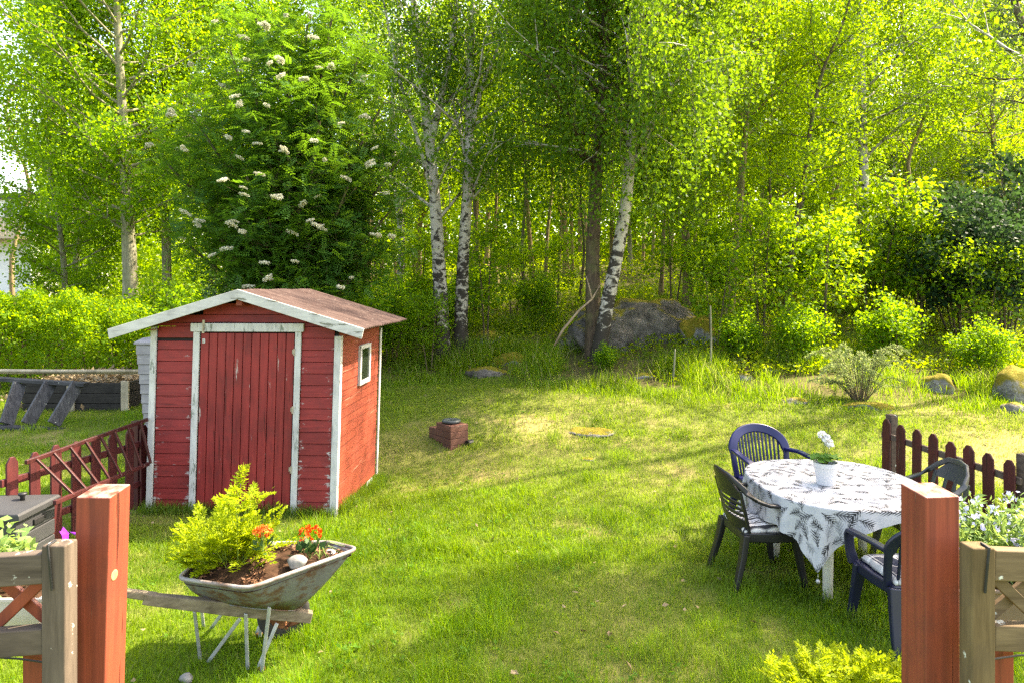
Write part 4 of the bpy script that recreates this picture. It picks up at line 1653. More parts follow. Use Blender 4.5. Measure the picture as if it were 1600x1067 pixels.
# ------------------------------------------------------------------ picket fences
def picket(m, x, y, z0, z1, w, t, dx, dy):
    u = Vector((dx, dy, 0)); n = Vector((-dy, dx, 0))
    c = Vector((x, y, 0))
    w /= 2
    poly = [c - u * w + Vector((0, 0, z0)), c + u * w + Vector((0, 0, z0)), c + u * w + Vector((0, 0, z1 - .05)), c + u * w * .35 + Vector((0, 0, z1)), c - u * w * .35 + Vector((0, 0, z1)), c - u * w + Vector((0, 0, z1 - .05))]
    m.prism(poly, n, t)


def fence(name, label, p0, p1, z0t, z1t, n, w, railside, posts, railz, cat='fence'):
    p0 = Vector(p0); p1 = Vector(p1)
    root = thing(name, label, cat, (p0.x, p0.y, h(p0.x, p0.y)))
    d = (p1 - p0); L = d.length; d.normalize()
    nn = Vector((-d.y, d.x, 0)) * railside
    base = root.location
    for k in range(n):
        f = k / (n - 1)
        p = p0.lerp(p1, f)
        g = h(p.x, p.y)
        m = MB()
        zt = z0t + (z1t - z0t) * f + random.uniform(-.012, .012)
        picket(m, 0, 0, g + .06, zt, w * random.uniform(.93, 1.05), .02, d.x, d.y)
        lean = random.uniform(-.012, .012)
        q = m.build('picket', M['fence_red'], root, .004, xf=lambda v: Vector((v.x + p.x + lean * v.z, v.y + p.y, v.z)) - base)
    for rz_ in railz:
        m = MB()
        a_ = p0 - d * .08 + nn * .028 + Vector((0, 0, z0t - rz_))
        b_ = p1 + d * .08 + nn * .028 + Vector((0, 0, z1t - rz_))
        m.beam(a_ - base, b_ - base, .032, .062)
        m.build('rail', M['fence_red'] if railside < 0 else M['rail_wood_old'], root, .004)
    for f, dz in posts:
        p = p0.lerp(p1, f) + nn * .085
        g = h(p.x, p.y)
        m = MB().box((p.x - base.x, p.y - base.y, (g + z0t + (z1t - z0t) * f + dz) / 2 - base.z), (.085, .085, z0t + (z1t - z0t) * f + dz - g + .06), Matrix.Rotation(math.atan2(d.y, d.x), 3, 'Z'))
        m.build('post', M['rail_wood_old'] if railside > 0 else M['fence_red'], root, .005)
    return root


fence('picket_fence', 'dark red picket fence with grey rails, right of the dining table', (3.97, 7.25, 0), (4.29, 5.88, 0), .855, .775, 8, .108, 1, ((-.01, .02), (1.04, .03)), (.17, .60))
fence('picket_fence', 'dark red picket fence left of the shed, behind the grey box', (-3.74, 6.95, 0), (-4.06, 5.55, 0), .87, .88, 8, .10, -1, ((.0, .0),), (.20, .60))
fl = thing('fence_panel', 'short dark red board at the left edge beside the grey box', 'fence', (-4.13, 5.36, 0))
m = MB()
picket(m, 0, 0, .05, .80, .12, .022, -.2, -.98)
m.build('picket', M['fence_red'], fl, .004)

# trellis ladder leaning on the left fence
tl = thing('leaning_trellis', 'dark red trellis ladder with slanting bars, leaning on the left picket fence', 'trellis', (-3.7, 6.2, 0))
ba = tl.location.copy()
A0 = W(40, 722, 5.50); A1 = W(230, 655, 6.82)
B0 = W(85, 785, 5.40); B1 = W(232, 724, 6.70)
for (a_, b_) in ((A0, A1), (B0, B1)):
    MB().beam(a_ - ba, b_ - ba, .03, .036).build('rail', M['trellis_red'], tl, .004)
for k in range(8):
    f = .07 + .93 * k / 7.6
    f2 = f + .10
    MB().beam(A0.lerp(A1, f) - ba + Vector((.012, -.01, 0)), B0.lerp(B1, min(1.02, f2)) - ba + Vector((.012, -.01, 0)), .020, .024, (0, 1, 0)).build('bar', M['trellis_red'], tl, .004)

# ------------------------------------------------------------------ grey resin storage box
sbx = thing('storage_box', 'dark grey resin storage box with panelled sides and a black knob on its lid', 'box', (-3.66, 5.06, 0), R(3))
sx0, sx1, sy0, sy1 = -.95, 0, 0, .50
m = MB()
for k in range(4):
    z0 = .02 + k * .125
    m.span((sx0 + .02, sy0 + .02, z0), (sx1 - .02, sy1 - .02, z0 + .118))
    m.span((sx0 + .03, sy0 + .03, z0 + .11), (sx1 - .03, sy1 - .03, z0 + .126))
for xx in (-.06, -.17, -.82):
    m.span((xx, sy0 + .008, .02), (xx + .04, sy0 + .03, .50))
m.build('body', M['grey_plastic'], sbx, .008)
m = MB()
rings = []
for s, z in ((1.0, .515), (1.02, .52), (1.02, .56), (.99, .575), (.5, .60), (.02, .61)):
    rings.append([Vector(((sx0 + sx1) / 2 + (cx_) * (sx1 - sx0) / 2 * s, (sy0 + sy1) / 2 + cy_ * (sy1 - sy0) / 2 * (s if z < .58 else s * 1.0), z)) for cx_, cy_ in ((-1, -1), (1, -1), (1, 1), (-1, 1))])
m.loft(rings)
lid = m.build('lid', M['grey_plastic'], sbx, .008)
m = MB().lathe([(.018, .0), (.016, .035), (.03, .05), (.032, .062), (.001, .064)], (-.16, .30, .585), 16)
m.build('knob', M['black'], lid, smooth=True)
m = MB().span((-.021, .20, .425), (-.004, .34, .47))
hb = m.build('handle', M['black'], sbx, .004)

# ------------------------------------------------------------------ brown plank box with a round lid
bx0 = Vector((GX(704, 9.25), 9.25, 0))
bx0.z = h(bx0.x, bx0.y) - .03
pb = thing('plank_box', 'stepped brown plank box on the lawn with a dark round lid on top', 'box', bx0, R(38))
pb.scale = (.80, .80, .92)
m = MB()
for k in range(4):
    z0 = k * .098
    m.span((.0, .0, z0), (.36, .46, z0 + .095))
    if k < 3: pass
m.build('tall_part', M['brownbox'], pb, .006)
m = MB()
for k in range(3):
    z0 = k * .098
    m.span((-.002, .462, z0), (.30, .70, z0 + .095))
m.build('low_part', M['brownbox'], pb, .006)
MB().lathe([(.11, .391), (.115, .40), (.16, .405), (.165, .43), (.15, .445), (.12, .44), (.001, .435)], (.17, .24, 0), 24).build('lid', plain('dark lid', (.05, .06, .065), .45), pb, smooth=True)
m = MB().tube([(.30, -.06, .10), (.42, -.03, .10)], .06, 14)
m.build('drain_pipe', M['black'], pb)

# ------------------------------------------------------------------ things beyond the left fence
stl = thing('wooden_stair', 'black stained wooden stair lying on its side on the lawn by the raised bed', 'stair', (GX(60, 10.9), 10.9, h(GX(60, 10.9), 10.9)))
ba = stl.location.copy()
for (a_, b_) in ((W(-60, 588, 11.1), W(135, 600, 11.05)), (W(-60, 664, 10.6), W(103, 671, 10.75))):
    m = MB().beam(a_ - ba, b_ - ba, .16, .055)
    m.build('stringer', M['blackwood'], stl, .006)
for (xt, xb) in ((17 - 52, -35), (17, -0), (65, 33), (108, 74)):
    a_ = W(xt + 14, 596, 11.05); b_ = W(xb + 10, 664, 10.68)
    m = MB().beam(b_ - ba + Vector((.0, 0, .02)), a_ - ba - Vector((0, 0, .02)), .20, .05, (.75, -.5, -.1))
    m.build('tread', M['treadwood'], stl, .006)

rb0 = Vector((GX(115, 12.1), 12.1, h(GX(115, 12.1), 12.1)))
rbd = thing('raised_bed', 'dark plank raised garden bed with pale corner posts and dry leaves', 'raised bed', rb0)
hx = .92
for k in range(3):
    m = MB()
    z0 = -.05 + k * .185
    m.span((-hx, 0, z0), (hx, .045, z0 + .175))
    m.span((-hx, 1.3, z0), (hx, 1.345, z0 + .175))
    m.span((-hx, .047, z0), (-hx + .045, 1.298, z0 + .175))
    m.span((hx - .045, .047, z0), (hx, 1.298, z0 + .175))
    m.build('plank', M['bedwood'], rbd, .006)
for xx in (-.10, hx - .06):
    for yy in (-.045, 1.346):
        MB().span((xx, yy, -.05), (xx + .13, yy + .044, .535)).build('corner_post', M['palewood'], rbd, .005)
MB().span((-hx + .05, .05, .30), (hx - .05, 1.29, .44)).build('soil', M['soil'], rbd)
N = 1500
P = np.stack([RS.uniform(-hx + .06, hx - .06, N), RS.uniform(.06, 1.28, N), .45 + .12 * RS.rand(N) ** 2], 1)
V, Q = leaf_quads(P, rand_dirs(N) * np.array([1, 1, .4]), rand_dirs(N, .8), .08 * (.5 + RS.rand(N)), .05 * (.5 + RS.rand(N)))
link('dry_leaves', fast_mesh('dry_leaves', V, Q, M['leaf_litter']), None, rbd)

# heap of dry leaves and brush behind the bed
hpx = Vector((GX(165, 13.6), 13.6, h(GX(165, 13.6), 13.6)))
N = 4200
P = np.stack([RS.randn(N) * .75, RS.randn(N) * .5, np.zeros(N)], 1)
P[:, 2] = .52 * np.exp(-(P[:, 0] ** 2 / .9 + P[:, 1] ** 2 / .5)) * RS.rand(N) ** .35 + .02
V, Q = leaf_quads(P, rand_dirs(N) * np.array([1, 1, .5]), rand_dirs(N, .6), .11 * (.5 + RS.rand(N)), .06 * (.5 + RS.rand(N)))
hp = link('leaf_heap', fast_mesh('leaf_heap', V, Q, M['leaf_litter']))
hp.location = hpx
tag(hp, 'heap of dry brown leaves and brush behind the raised bed', 'compost heap')

pl = MB()
a_ = W(-80, 578, 11.3); b_ = W(229, 579, 11.6)
pl.tube([a_, a_.lerp(b_, .5) - Vector((0, 0, .01)), b_], [.028, .03, .028], 10)
pl.tube([a_ + Vector((0, .06, -.045)), b_ + Vector((0, .06, -.045))], [.020, .022], 10)
hr = thing('pole_rail', 'long pale weathered pole rail crossing above the black stair', 'rail', (b_.x, b_.y, h(b_.x, b_.y)))
pl.build('pole', M['palewood'], hr, smooth=True, xf=lambda v: v - hr.location)
for q in (a_, b_ - Vector((.06, 0, 0))):
    MB().tube([Vector((q.x, q.y + .03, h(q.x, q.y) - .05)) - hr.location, Vector((q.x, q.y + .03, q.z)) - hr.location], .03, 8).build('post', M['palewood'], hr, smooth=True)

cs0 = Vector((GX(232, 10.2), 10.2, h(GX(232, 10.2), 10.2)))
cs = thing('well_house', 'tapered grey boarded well cover half hidden behind the shed', 'well cover', cs0)
zt = W(0, 538, 10.2).z - cs0.z
for k in range(9):
    z0 = k * zt / 9; z1 = (k + 1) * zt / 9
    s0_, s1_ = .10 + .09 * k / 9, .10 + .09 * (k + 1) / 9
    r0 = [Vector((sx * (s0_ + .012), sy * (s0_ + .012) + .2, z0)) for sx, sy in ((-1, -1), (1, -1), (1, 1), (-1, 1))]
    r1 = [Vector((sx * s1_, sy * s1_ + .2, z1 - .006)) for sx, sy in ((-1, -1), (1, -1), (1, 1), (-1, 1))]
    MB().loft([r0, r1]).build('board', M['siding_grey'], cs, .003)
MB().loft([[Vector((sx * s_, sy * s_ + .2, z)) for sx, sy in ((-1, -1), (1, -1), (1, 1), (-1, 1))] for s_, z in ((.215, zt), (.215, zt + .03), (.13, zt + .09))]).build('cap', M['siding_grey'], cs, .003)

# white house far left
hz = W(45, 430, 46)
ho = thing('white_house', 'white house with a dark flat roof and wooden balcony, far off behind the left trees', 'house', (hz.x, 46, 1.0))
q = lambda px, py, d: W(px, py, d) - Vector(ho.location)
rt = q(48, 0, 46).x
m = MB().span((rt - 14, 0, -1.5), (rt, 9, q(0, 312, 46).z))
m.build('wall', M['house_white'], ho)
m = MB().span((rt - 14.3, -.25, q(0, 312, 46).z + .003), (rt + .25, 9.2, q(0, 303, 46).z))
rf_ = m.build('roof', M['house_dark'], ho)
MB().span((q(14, 0, 46).x, 2, q(0, 303, 46).z + .01), (q(25, 0, 46).x, 2.6, q(0, 295, 46).z)).build('chimney', M['house_dark'], rf_)
m = MB().span((q(7, 0, 46).x, -.04, q(0, 345, 46).z), (q(18, 0, 46).x, -.005, q(0, 322, 46).z))
w_ = m.build('window', plain('grey window frame', (.35, .33, .31), .5), ho)
MB().span((q(8.5, 0, 46).x, -.06, q(0, 344, 46).z), (q(16.5, 0, 46).x, -.045, q(0, 324, 46).z)).build('pane', M['glass'], w_)
m = MB().span((q(31, 0, 46).x, -.1, q(0, 350, 46).z), (q(33, 0, 46).x, -.02, q(0, 315, 46).z))
m.build('downpipe', M['house_dark'], ho)
bal = MB().span((rt - 13, -1.6, q(0, 373, 44.4).z), (rt + .3, -.01, q(0, 369, 44.4).z))
bo = bal.build('balcony', M['house_wood'], ho)
m = MB()
xx = rt - 8
while xx < rt + .3:
    m.span((xx, -1.6, q(0, 369, 44.4).z), (xx + .12, -1.57, q(0, 342, 44.4).z))
    xx += .16
m.span((rt - 8, -1.64, q(0, 342, 44.4).z), (rt + .32, -1.54, q(0, 340, 44.4).z))
m.build('balustrade', M['house_wood'], bo)
MB().span((rt - .3, -1.5, -1.5), (rt - .1, -1.3, q(0, 373, 44.4).z - .01)).build('balcony_post', M['house_wood'], ho)

# ------------------------------------------------------------------ rocks
def rk(px, py, d, size, mat, label, seed, **kw):
    x = GX(px, d)
    z = h(x, d) - (.30 if size[2] < .1 else .08) * size[2]
    return rock('boulder' if size[0] > .8 else 'garden_rock', (x, d, z), size, M[mat], label, seed, **kw)


rk(982, 555, 14.9, (1.75, .9, 1.12), 'rock', 'huge grey boulder with mossy top behind the leaning white birch', 5, rough=.42, sub=5, cat='boulder', rz=.15)
rk(1092, 540, 14.6, (.60, .55, .62), 'rock_moss', 'mossy rock at the right foot of the huge boulder', 8, sub=4)
rk(760, 580, 13.1, (.42, .30, .17), 'rock', 'dark flat stone at the lawn edge below the twin birches', 3, sub=4)
rk(797, 550, 13.9, (.36, .3, .20), 'rock_moss', 'yellow moss hummock above the dark flat stone', 10, sub=4)
rk(764, 515, 15.6, (.34, .3, .26), 'rock_moss', 'moss topped stone right of the twin birch trunks', 17, sub=4)
rk(928, 680, 9.7, (.36, .28, .085), 'rock_bare', 'low bare stone lying flush in the middle of the lawn', 6, sub=4)
rk(1467, 615, 11.0, (.26, .24, .26), 'rock_moss', 'rounded stone with an orange moss cap left of the dark mossy boulder', 13, sub=4)
rk(1592, 625, 10.6, (.44, .40, .50), 'rock_moss', 'dark mossy boulder at the right edge behind the picket fence', 21, sub=4)
rk(1582, 665, 9.9, (.18, .15, .15), 'rock_bare', 'small grey stone in front of the dark mossy boulder', 23)
rk(1357, 640, 10.2, (.40, .22, .10), 'rock_moss', 'long low orange moss mound above the picket fence', 25, sub=4)
rk(1160, 600, 11.9, (.17, .14, .12), 'rock_bare', 'small pale stone at the lawn edge under the young maple', 27)
rk(1208, 580, 12.3, (.20, .16, .13), 'rock_moss', 'small moss topped stone on the bank above the blue chair', 28)
rk(1242, 636, 10.6, (.22, .16, .09), 'rock_bare', 'flat grey stone at the lawn edge behind the blue chair', 29)
rk(1072, 648, 11.1, (.16, .12, .04), 'rock_bare', 'tiny flat stone at the back of the lawn below the boulder', 31)
rk(920, 728, 8.7, (.12, .09, .02), 'rock_bare', 'bare dark patch of stone in the lawn in front of the flush stone', 33)
rk(1240, 485, 17.3, (.36, .36, .42), 'rock_moss', 'orange mossy stump shaped rock under the right hand trees', 37, sub=4)
rk(1005, 602, 12.4, (.2, .15, .08), 'rock_bare', 'pale stone in the grass right of the green tuft', 38)
# leaning dead branch by the boulder
p0 = W(866, 538, 13.3); 
m = MB()
m.tube([W(866, 540, 13.3), W(880, 515, 13.3), W(905, 485, 13.4), W(925, 468, 13.5), W(938, 446, 13.6)], [.02, .024, .021, .019, .011], 8)
m.tube([W(925, 468, 13.5), W(921, 450, 13.55), W(916, 432, 13.6)], [.022, .016, .01], 7)
o = m.build('dead_branch', M['twig'], None, smooth=True)
tag(o, 'bare forked dead branch leaning against the dark birch trunk by the boulder', 'branch')
# ------------------------------------------------------------------ trees
def bez(p, n):
    """smooth polyline through points"""
    p = [Vector(q) for q in p]
    out = []
    for i in range(len(p) - 1):
        a = p[max(0, i - 1)]; b = p[i]; c = p[i + 1]; d = p[min(len(p) - 1, i + 2)]
        for k in range(n):
            t_ = k / n
            out.append(.5 * ((2 * b) + (c - a) * t_ + (2 * a - 5 * b + 4 * c - d) * t_ ** 2 + (-a + 3 * b - 3 * c + d) * t_ ** 3))
    out.append(p[-1])
    return out


def branches(mb, line, radf, rs, n, lenf, el, f0, f1, subs, sublen, up=.15, droop=0., thin=4, minr=.004):
    """branches off a trunk line; returns leaf anchors"""
    A = []
    m = len(line) - 1
    az = rs.rand() * 6.28
    for k in range(n):
        f = f0 + (f1 - f0) * (k + rs.rand() * .8) / n
        i = min(m - 1, int(f * m))
        p = line[i].lerp(line[i + 1], f * m - i)
        az += 2.4 + rs.uniform(-.5, .5)
        e = el + rs.uniform(-.25, .25) + .5 * max(0, f - .5)
        L = lenf(f) * rs.uniform(.65, 1.15)
        d = Vector((math.cos(az) * math.cos(e), math.sin(az) * math.cos(e), math.sin(e)))
        r = max(minr, min(radf(f) * .42, .02 * L + .004))
        pts = [p]
        q = p.copy(); dd = d.copy()
        S = 6
        for s in range(S):
            dd = (dd + Vector((rs.randn() * .12, rs.randn() * .12, up * .35 - droop * .3 * s / S + rs.randn() * .06))).normalized()
            q = q + dd * L / S
            pts.append(q.copy())
        mb.tube(pts, [r * (1 - .85 * s / S) for s in range(S + 1)], 5, cap=False)
        A.append(tuple(pts[-1]))
        for s in range(subs):
            g = .25 + .75 * (s + rs.rand()) / subs
            i2 = min(S - 1, int(g * S))
            p2 = pts[i2].lerp(pts[i2 + 1], g * S - i2)
            d2 = (dd + Vector((rs.randn() * .75, rs.randn() * .75, rs.randn() * .45 + up - droop * .5))).normalized()
            L2 = L * sublen * rs.uniform(.5, 1.1) * (1.15 - .5 * g)
            p3 = p2 + d2 * L2 * .5
            p4 = p3 + (d2 + Vector((0, 0, -droop * .8 + .05))).normalized() * L2 * .5
            mb.tube([p2, p3, p4], [r * .35, r * .25, .002], thin, cap=False)
            for w_ in (.35, .7, 1.0):
                A.append(tuple(p2.lerp(p3, w_)))
                A.append(tuple(p3.lerp(p4, w_)))
    return A


def tree(name, label, cat, loc, line, r0, r1, bark, leafm, L, asp, per, spread, n, lenf, el, f0, subs, sublen, seed, up=.15, droop=0., limbs=(), rz=0, group=None, leafdroop=.35, leafup=.8, sides=12, f1=.99):
    rs = np.random.RandomState(seed)
    root = thing(name, label, cat, loc, rz, group)
    ln = bez(line, 4)
    m = len(ln) - 1
    radf = lambda f: r0 + (r1 - r0) * f ** .8
    mb = MB()
    mb.tube(ln, [radf(i / m) * (1 + .35 * max(0, 1 - i / 2.5)) * (1 + rs.randn() * .03) for i in range(m + 1)], sides, cap=False)
    A = branches(mb, ln, radf, rs, n, lenf, el, f0, f1, subs, sublen, up, droop)
    for (lp, la, lb, ln_) in limbs:
        l2 = bez(lp, 4)
        mb.tube(l2, [la + (lb - la) * i / (len(l2) - 1) for i in range(len(l2))], 8, cap=False)
        A += branches(mb, l2, lambda f: la + (lb - la) * f, rs, ln_, lambda f: 1.3 * (1.1 - .6 * f), el, .25, .99, subs, sublen, up, droop)
    mb.build('trunk', M['bark_' + bark], root, smooth=True)
    link('crown', leaf_mesh('crown', A, per, spread, L, asp, M[leafm], leafdroop, leafup), None, root)
    return root, A


def pxline(pts, d0, d1=None):
    d1 = d1 or d0
    n = len(pts)
    return [W(px, py, d0 + (d1 - d0) * i / (n - 1)) for i, (px, py) in enumerate(pts)]


def local(line):
    b = line[0].copy()
    b.z = h(b.x, b.y) - .1
    out = [q - b for q in line]
    out[0].z = 0
    return b, out


prof_round = lambda a: (lambda f: a * (.35 + .65 * math.sin(min(1, max(0, (f - .1) / .9)) * math.pi) ** .7))
prof_taper = lambda a: (lambda f: a * (1.15 - .85 * f))

# twin birches
b_, l_ = local(pxline([(690, 540), (689, 480), (685, 400), (680, 320), (672, 230), (660, 130), (648, 20), (640, -60), (636, -140)], 14.2, 14.6))
lim = [([l_[4], W(690, 150, 14.3) - b_, W(706, 70, 14.2) - b_, W(718, -40, 14.2) - b_], .085, .04, 9),
       ([l_[3], W(650, 210, 14.0) - b_, W(618, 100, 13.9) - b_, W(596, -20, 13.8) - b_], .05, .02, 8)]
tree('birch_tree', 'birch with a dark furrowed base forking into pale limbs, left of the twin birch pair', 'tree', b_, l_, .185, .045, 'birch', 'leaf_birch', .07, .8, 8, .2, 24, prof_round(2.0), .75, .33, 6, .45, 101, .1, .25, lim)
b_, l_ = local(pxline([(718, 530), (721, 470), (724, 400), (729, 320), (733, 220), (735, 120), (737, 20), (739, -70), (741, -150)], 14.4, 14.4))
lim = [([l_[4], W(752, 140, 14.4) - b_, W(778, 75, 14.4) - b_, W(803, 10, 14.5) - b_], .055, .02, 8),
       ([l_[3], W(752, 295, 14.2) - b_, W(774, 255, 14.1) - b_, W(792, 210, 14.1) - b_], .035, .012, 5),
       ([W(731, 270, 14.4) - b_, W(715, 190, 14.4) - b_, W(700, 130, 14.3) - b_], .035, .015, 5)]
tree('birch_tree', 'straight white birch with pale peeling trunk, right of the twin birch pair', 'tree', b_, l_, .165, .045, 'birch', 'leaf_birch', .07, .8, 8, .2, 24, prof_round(1.9), .75, .36, 6, .45, 102, .1, .25, lim)


def weeping(name, label, line, r0, r1, bark, seed, nb, lenb, limbs=()):
    rs = np.random.RandomState(seed)
    b_, l_ = local(line)
    root = thing(name, label, 'tree', b_)
    ln = bez(l_, 4)
    m = len(ln) - 1
    radf = lambda f: r0 + (r1 - r0) * f
    mb = MB()
    mb.tube(ln, [radf(i / m) * (1 + .3 * max(0, 1 - i / 2.5)) * (1 + rs.randn() * .02) for i in range(m + 1)], 14, cap=False)
    A = branches(mb, ln, radf, rs, nb, prof_round(lenb), .45, .42, .99, 6, .48, .05, .25)
    S = []
    tw = MB()
    for p in A:
        if rs.rand() < (.22 if bark == 'dark' else .36):
            Ls = rs.uniform(.6, 2.1)
            q = Vector(p)
            e = q + Vector((rs.randn() * .12, rs.randn() * .12, -Ls))
            if e.z < 1.6: e.z = 1.6 + rs.rand() * .5
            tw.tube([q, q.lerp(e, .5) + Vector((rs.randn() * .05, rs.randn() * .05, 0)), e], [.004, .003, .002], 3, cap=False)
            k = int(Ls / .05)
            for t_ in np.linspace(0, 1, max(3, k)):
                S.append(tuple(q.lerp(e, t_)))
    mb.build('trunk', M['bark_' + bark], root, smooth=True)
    link('twigs', tw.mesh('twigs'), M['bark_brown'], root)['kind'] = 'stuff'
    pts = np.concatenate([np.repeat(np.array(A), 3, 0), np.array(S)])
    link('crown', leaf_mesh('crown', pts, 3, .14, .072, .8, M['leaf_birch'], .8, .3), None, root)
    return root


weeping('birch_tree', 'tall birch with a dark brown rough trunk in front of the boulder', pxline([(928, 552), (927, 480), (926, 400), (930, 310), (936, 220), (942, 120), (947, 10), (949, -70), (952, -160)], 13.9, 13.9), .175, .05, 'dark', 201, 36, 2.6)
weeping('birch_tree', 'leaning white birch with black patches and a drooping crown, in front of the boulder', pxline([(932, 556), (948, 480), (964, 400), (979, 310), (987, 210), (993, 110), (999, 0), (1003, -80), (1008, -170)], 13.5, 13.3), .155, .045, 'birch', 202, 44, 3.0)

# aspens on the left
b_, l_ = local(pxline([(206, 480), (203, 420), (199, 340), (195, 250), (190, 150), (184, 40), (182, -60), (180, -140)], 17.5, 17.5))
tree('aspen_tree', 'tall aspen with a smooth grey green trunk rising behind the hedge', 'tree', b_, l_, .20, .05, 'grey', 'leaf_aspen', .078, .9, 20, .20, 64, prof_round(3.3), .35, .22, 6, .45, 301, .15, .1)
b_, l_ = local(pxline([(262, 470), (260, 380), (257, 280), (256, 180), (258, 80), (261, -10), (264, -100)], 20.5, 20.5))
tree('aspen_tree', 'second aspen with a thinner pale trunk, standing behind the white flowering rowan', 'tree', b_, l_, .15, .05, 'grey', 'leaf_yellow', .08, .9, 18, .20, 56, prof_round(3.0), .4, .25, 6, .45, 302, .15, .1)

# flowering rowan behind the shed
rs = np.random.RandomState(77)
rb = Vector((GX(462, 11.6), 11.6, 0)); rb.z = h(rb.x, rb.y) - .05
ro_ = thing('flowering_rowan', 'dark green rowan with clusters of cream white flowers, behind the shed', 'tree', rb)
mb = MB()
A = []
for (px, py, dz) in ((440, 60, 0), (480, 40, .3), (395, 130, -.3), (530, 120, .2), (350, 210, -.1), (575, 220, .3), (300, 290, .1), (610, 330, -.2), (430, 170, -.7), (500, 190, -.8), (380, 260, -.9), (545, 290, -.7), (335, 360, -.5), (470, 300, -1.0), (585, 400, -.5), (290, 380, .2), (400, 30, .2), (520, 20, .3), (560, 90, .2), (360, 80, .2), (255, 250, .3), (625, 250, .3), (300, 180, .2), (600, 160, .3), (450, 110, -.4), (450, 230, -.9), (420, 340, -1.0), (510, 380, -.9)):
    tip = W(px, py, 11.6 + dz) - rb
    m0 = Vector((rs.uniform(-.12, .12), rs.uniform(-.1, .1), 0))
    mid = m0.lerp(tip, .5) + Vector((-tip.x * .18, 0, .1 * tip.z))
    ln = bez([m0, m0.lerp(mid, .5) + Vector((rs.randn() * .04, 0, .1)), mid, tip], 4)
    L_ = len(ln) - 1
    mb.tube(ln, [.055 * (1 - .8 * i / L_) + .006 for i in range(L_ + 1)], 7, cap=False)
    A += branches(mb, ln, lambda f: .05 * (1 - f) + .01, rs, 15, lambda f: 1.25 * (1.1 - .45 * f), .35, .48, .99, 5, .5, .12, .1)
mb.build('trunk', M['bark_brown'], ro_, smooth=True)
A = np.array(A)
A = A[A[:, 2] > 1.5]
P = np.repeat(A, 2, 0)
P = P[rs.rand(len(P)) < .8]
P = P + rs.randn(len(P), 3) * .17
n = len(P)
# pinnate leaves: a stalk with six pairs of leaflets
dv = rs.randn(n, 3); dv[:, 2] = dv[:, 2] * .35 - .1
dv /= np.linalg.norm(dv, axis=1, keepdims=True)
upv = rs.randn(n, 3) * .3 + np.array([0, 0, 1.])
sd = np.cross(dv, upv); sd /= np.linalg.norm(sd, axis=1, keepdims=True)
un = np.cross(sd, dv)
ll = .20 * (.75 + .5 * rs.rand(n))
C = []; D = []; U = []; LL = []
for k in range(6):
    f = .2 + .8 * k / 5.
    for s in (-1, 1):
        C.append(P + dv * (ll * f)[:, None] - un * (ll * .25 * f * f)[:, None]); D.append(sd * s + dv * .45 - un * .15); U.append(un); LL.append(ll * .36 * (1 - .25 * abs(f - .5)))
C.append(P + dv * ll[:, None] * .98 - un * (ll * .25)[:, None]); D.append(dv); U.append(un); LL.append(ll * .36)
C = np.concatenate(C); D = np.concatenate(D); U = np.concatenate(U); LL = np.concatenate(LL)
V, Q = leaf_quads(C, D, U, LL, LL * .36, .1)
link('crown', fast_mesh('crown', V, Q, M['leaf_rowan']), None, ro_)
# flower heads
sub_ = np.clip(rs.randn(14, 3), -1.4, 1.4) * np.array([.050, .050, .010])
dm = sub_[rs.randint(14, size=260)] + rand_dirs(260, .9) * np.array([.032, .032, .02]) * (.4 + .6 * rs.rand(260, 1))
dm[:, 2] -= (dm[:, 0] ** 2 + dm[:, 1] ** 2) * 2.2
V, Q = leaf_quads(dm, rand_dirs(260, .2), rand_dirs(260, 1.5), np.full(260, .022), np.full(260, .020), .1)
fm = fast_mesh('flower_cluster', V, Q, M['blossom'])
spots = [(484, 35), (456, 36), (528, 98), (530, 105), (460, 132), (432, 101), (486, 82), (405, 107), (396, 118), (356, 123), (382, 148), (463, 132), (490, 130), (498, 128), (540, 136), (517, 145), (442, 175), (408, 184), (390, 198), (411, 206), (454, 151), (577, 190), (591, 212), (549, 225), (440, 228), (357, 240), (366, 262), (305, 325), (311, 367), (324, 383), (338, 383), (309, 396), (382, 337), (374, 364), (384, 406), (489, 361), (433, 321), (379, 316), (343, 300), (231, 180), (240, 131), (205, 126), (232, 213), (285, 205), (338, 150), (445, 250), (491, 230), (568, 268), (525, 275), (478, 160), (580, 155), (598, 355), (640, 365), (633, 373), (610, 330), (617, 382), (290, 230), (555, 165), (500, 60), (470, 50), (440, 60), (386, 65), (400, 40), (345, 55), (310, 90), (325, 245), (262, 250), (255, 175), (522, 330), (556, 300), (420, 280), (352, 345), (330, 330), (470, 320), (602, 250), (618, 290)]
A_all = A
fr_ = [k for k in range(len(A)) if A[k][1] < -.5]
for k in range(26):
    q = A[random.choice(fr_)] + np.array(rb)
    spots.append((800 + q[0] / q[1] * F, 450 - (q[2] - CAMZ) / q[1] * F))
for k, (px, py) in enumerate(spots):
    ray = (W(px, py, 1) - Vector((0, 0, CAMZ)))
    # hang the head on the nearest leafy twig seen along this direction
    Aw = A + np.array(rb)
    tt = Aw[:, 1]
    sx = 800 + Aw[:, 0] / tt * F; sy = 450 - (Aw[:, 2] - CAMZ) / tt * F
    dd_ = np.hypot(sx - px, sy - py)
    near = np.where(dd_ < 26)[0]
    if len(near) == 0: near = np.array([dd_.argmin()])
    j = near[tt[near].argmin()]
    if dd_[j] > 60: continue
    o = link('flower_cluster', fm, None, ro_)
    sc = random.uniform(.55, 1.0)
    o.scale = (sc, sc, sc)
    o.location = Vector(A[j]) + Vector((random.uniform(-.04, .04), -.20, random.uniform(.05, .12)))
    o.rotation_euler = (random.uniform(.0, .5), random.uniform(-.3, .3), random.uniform(0, 6))

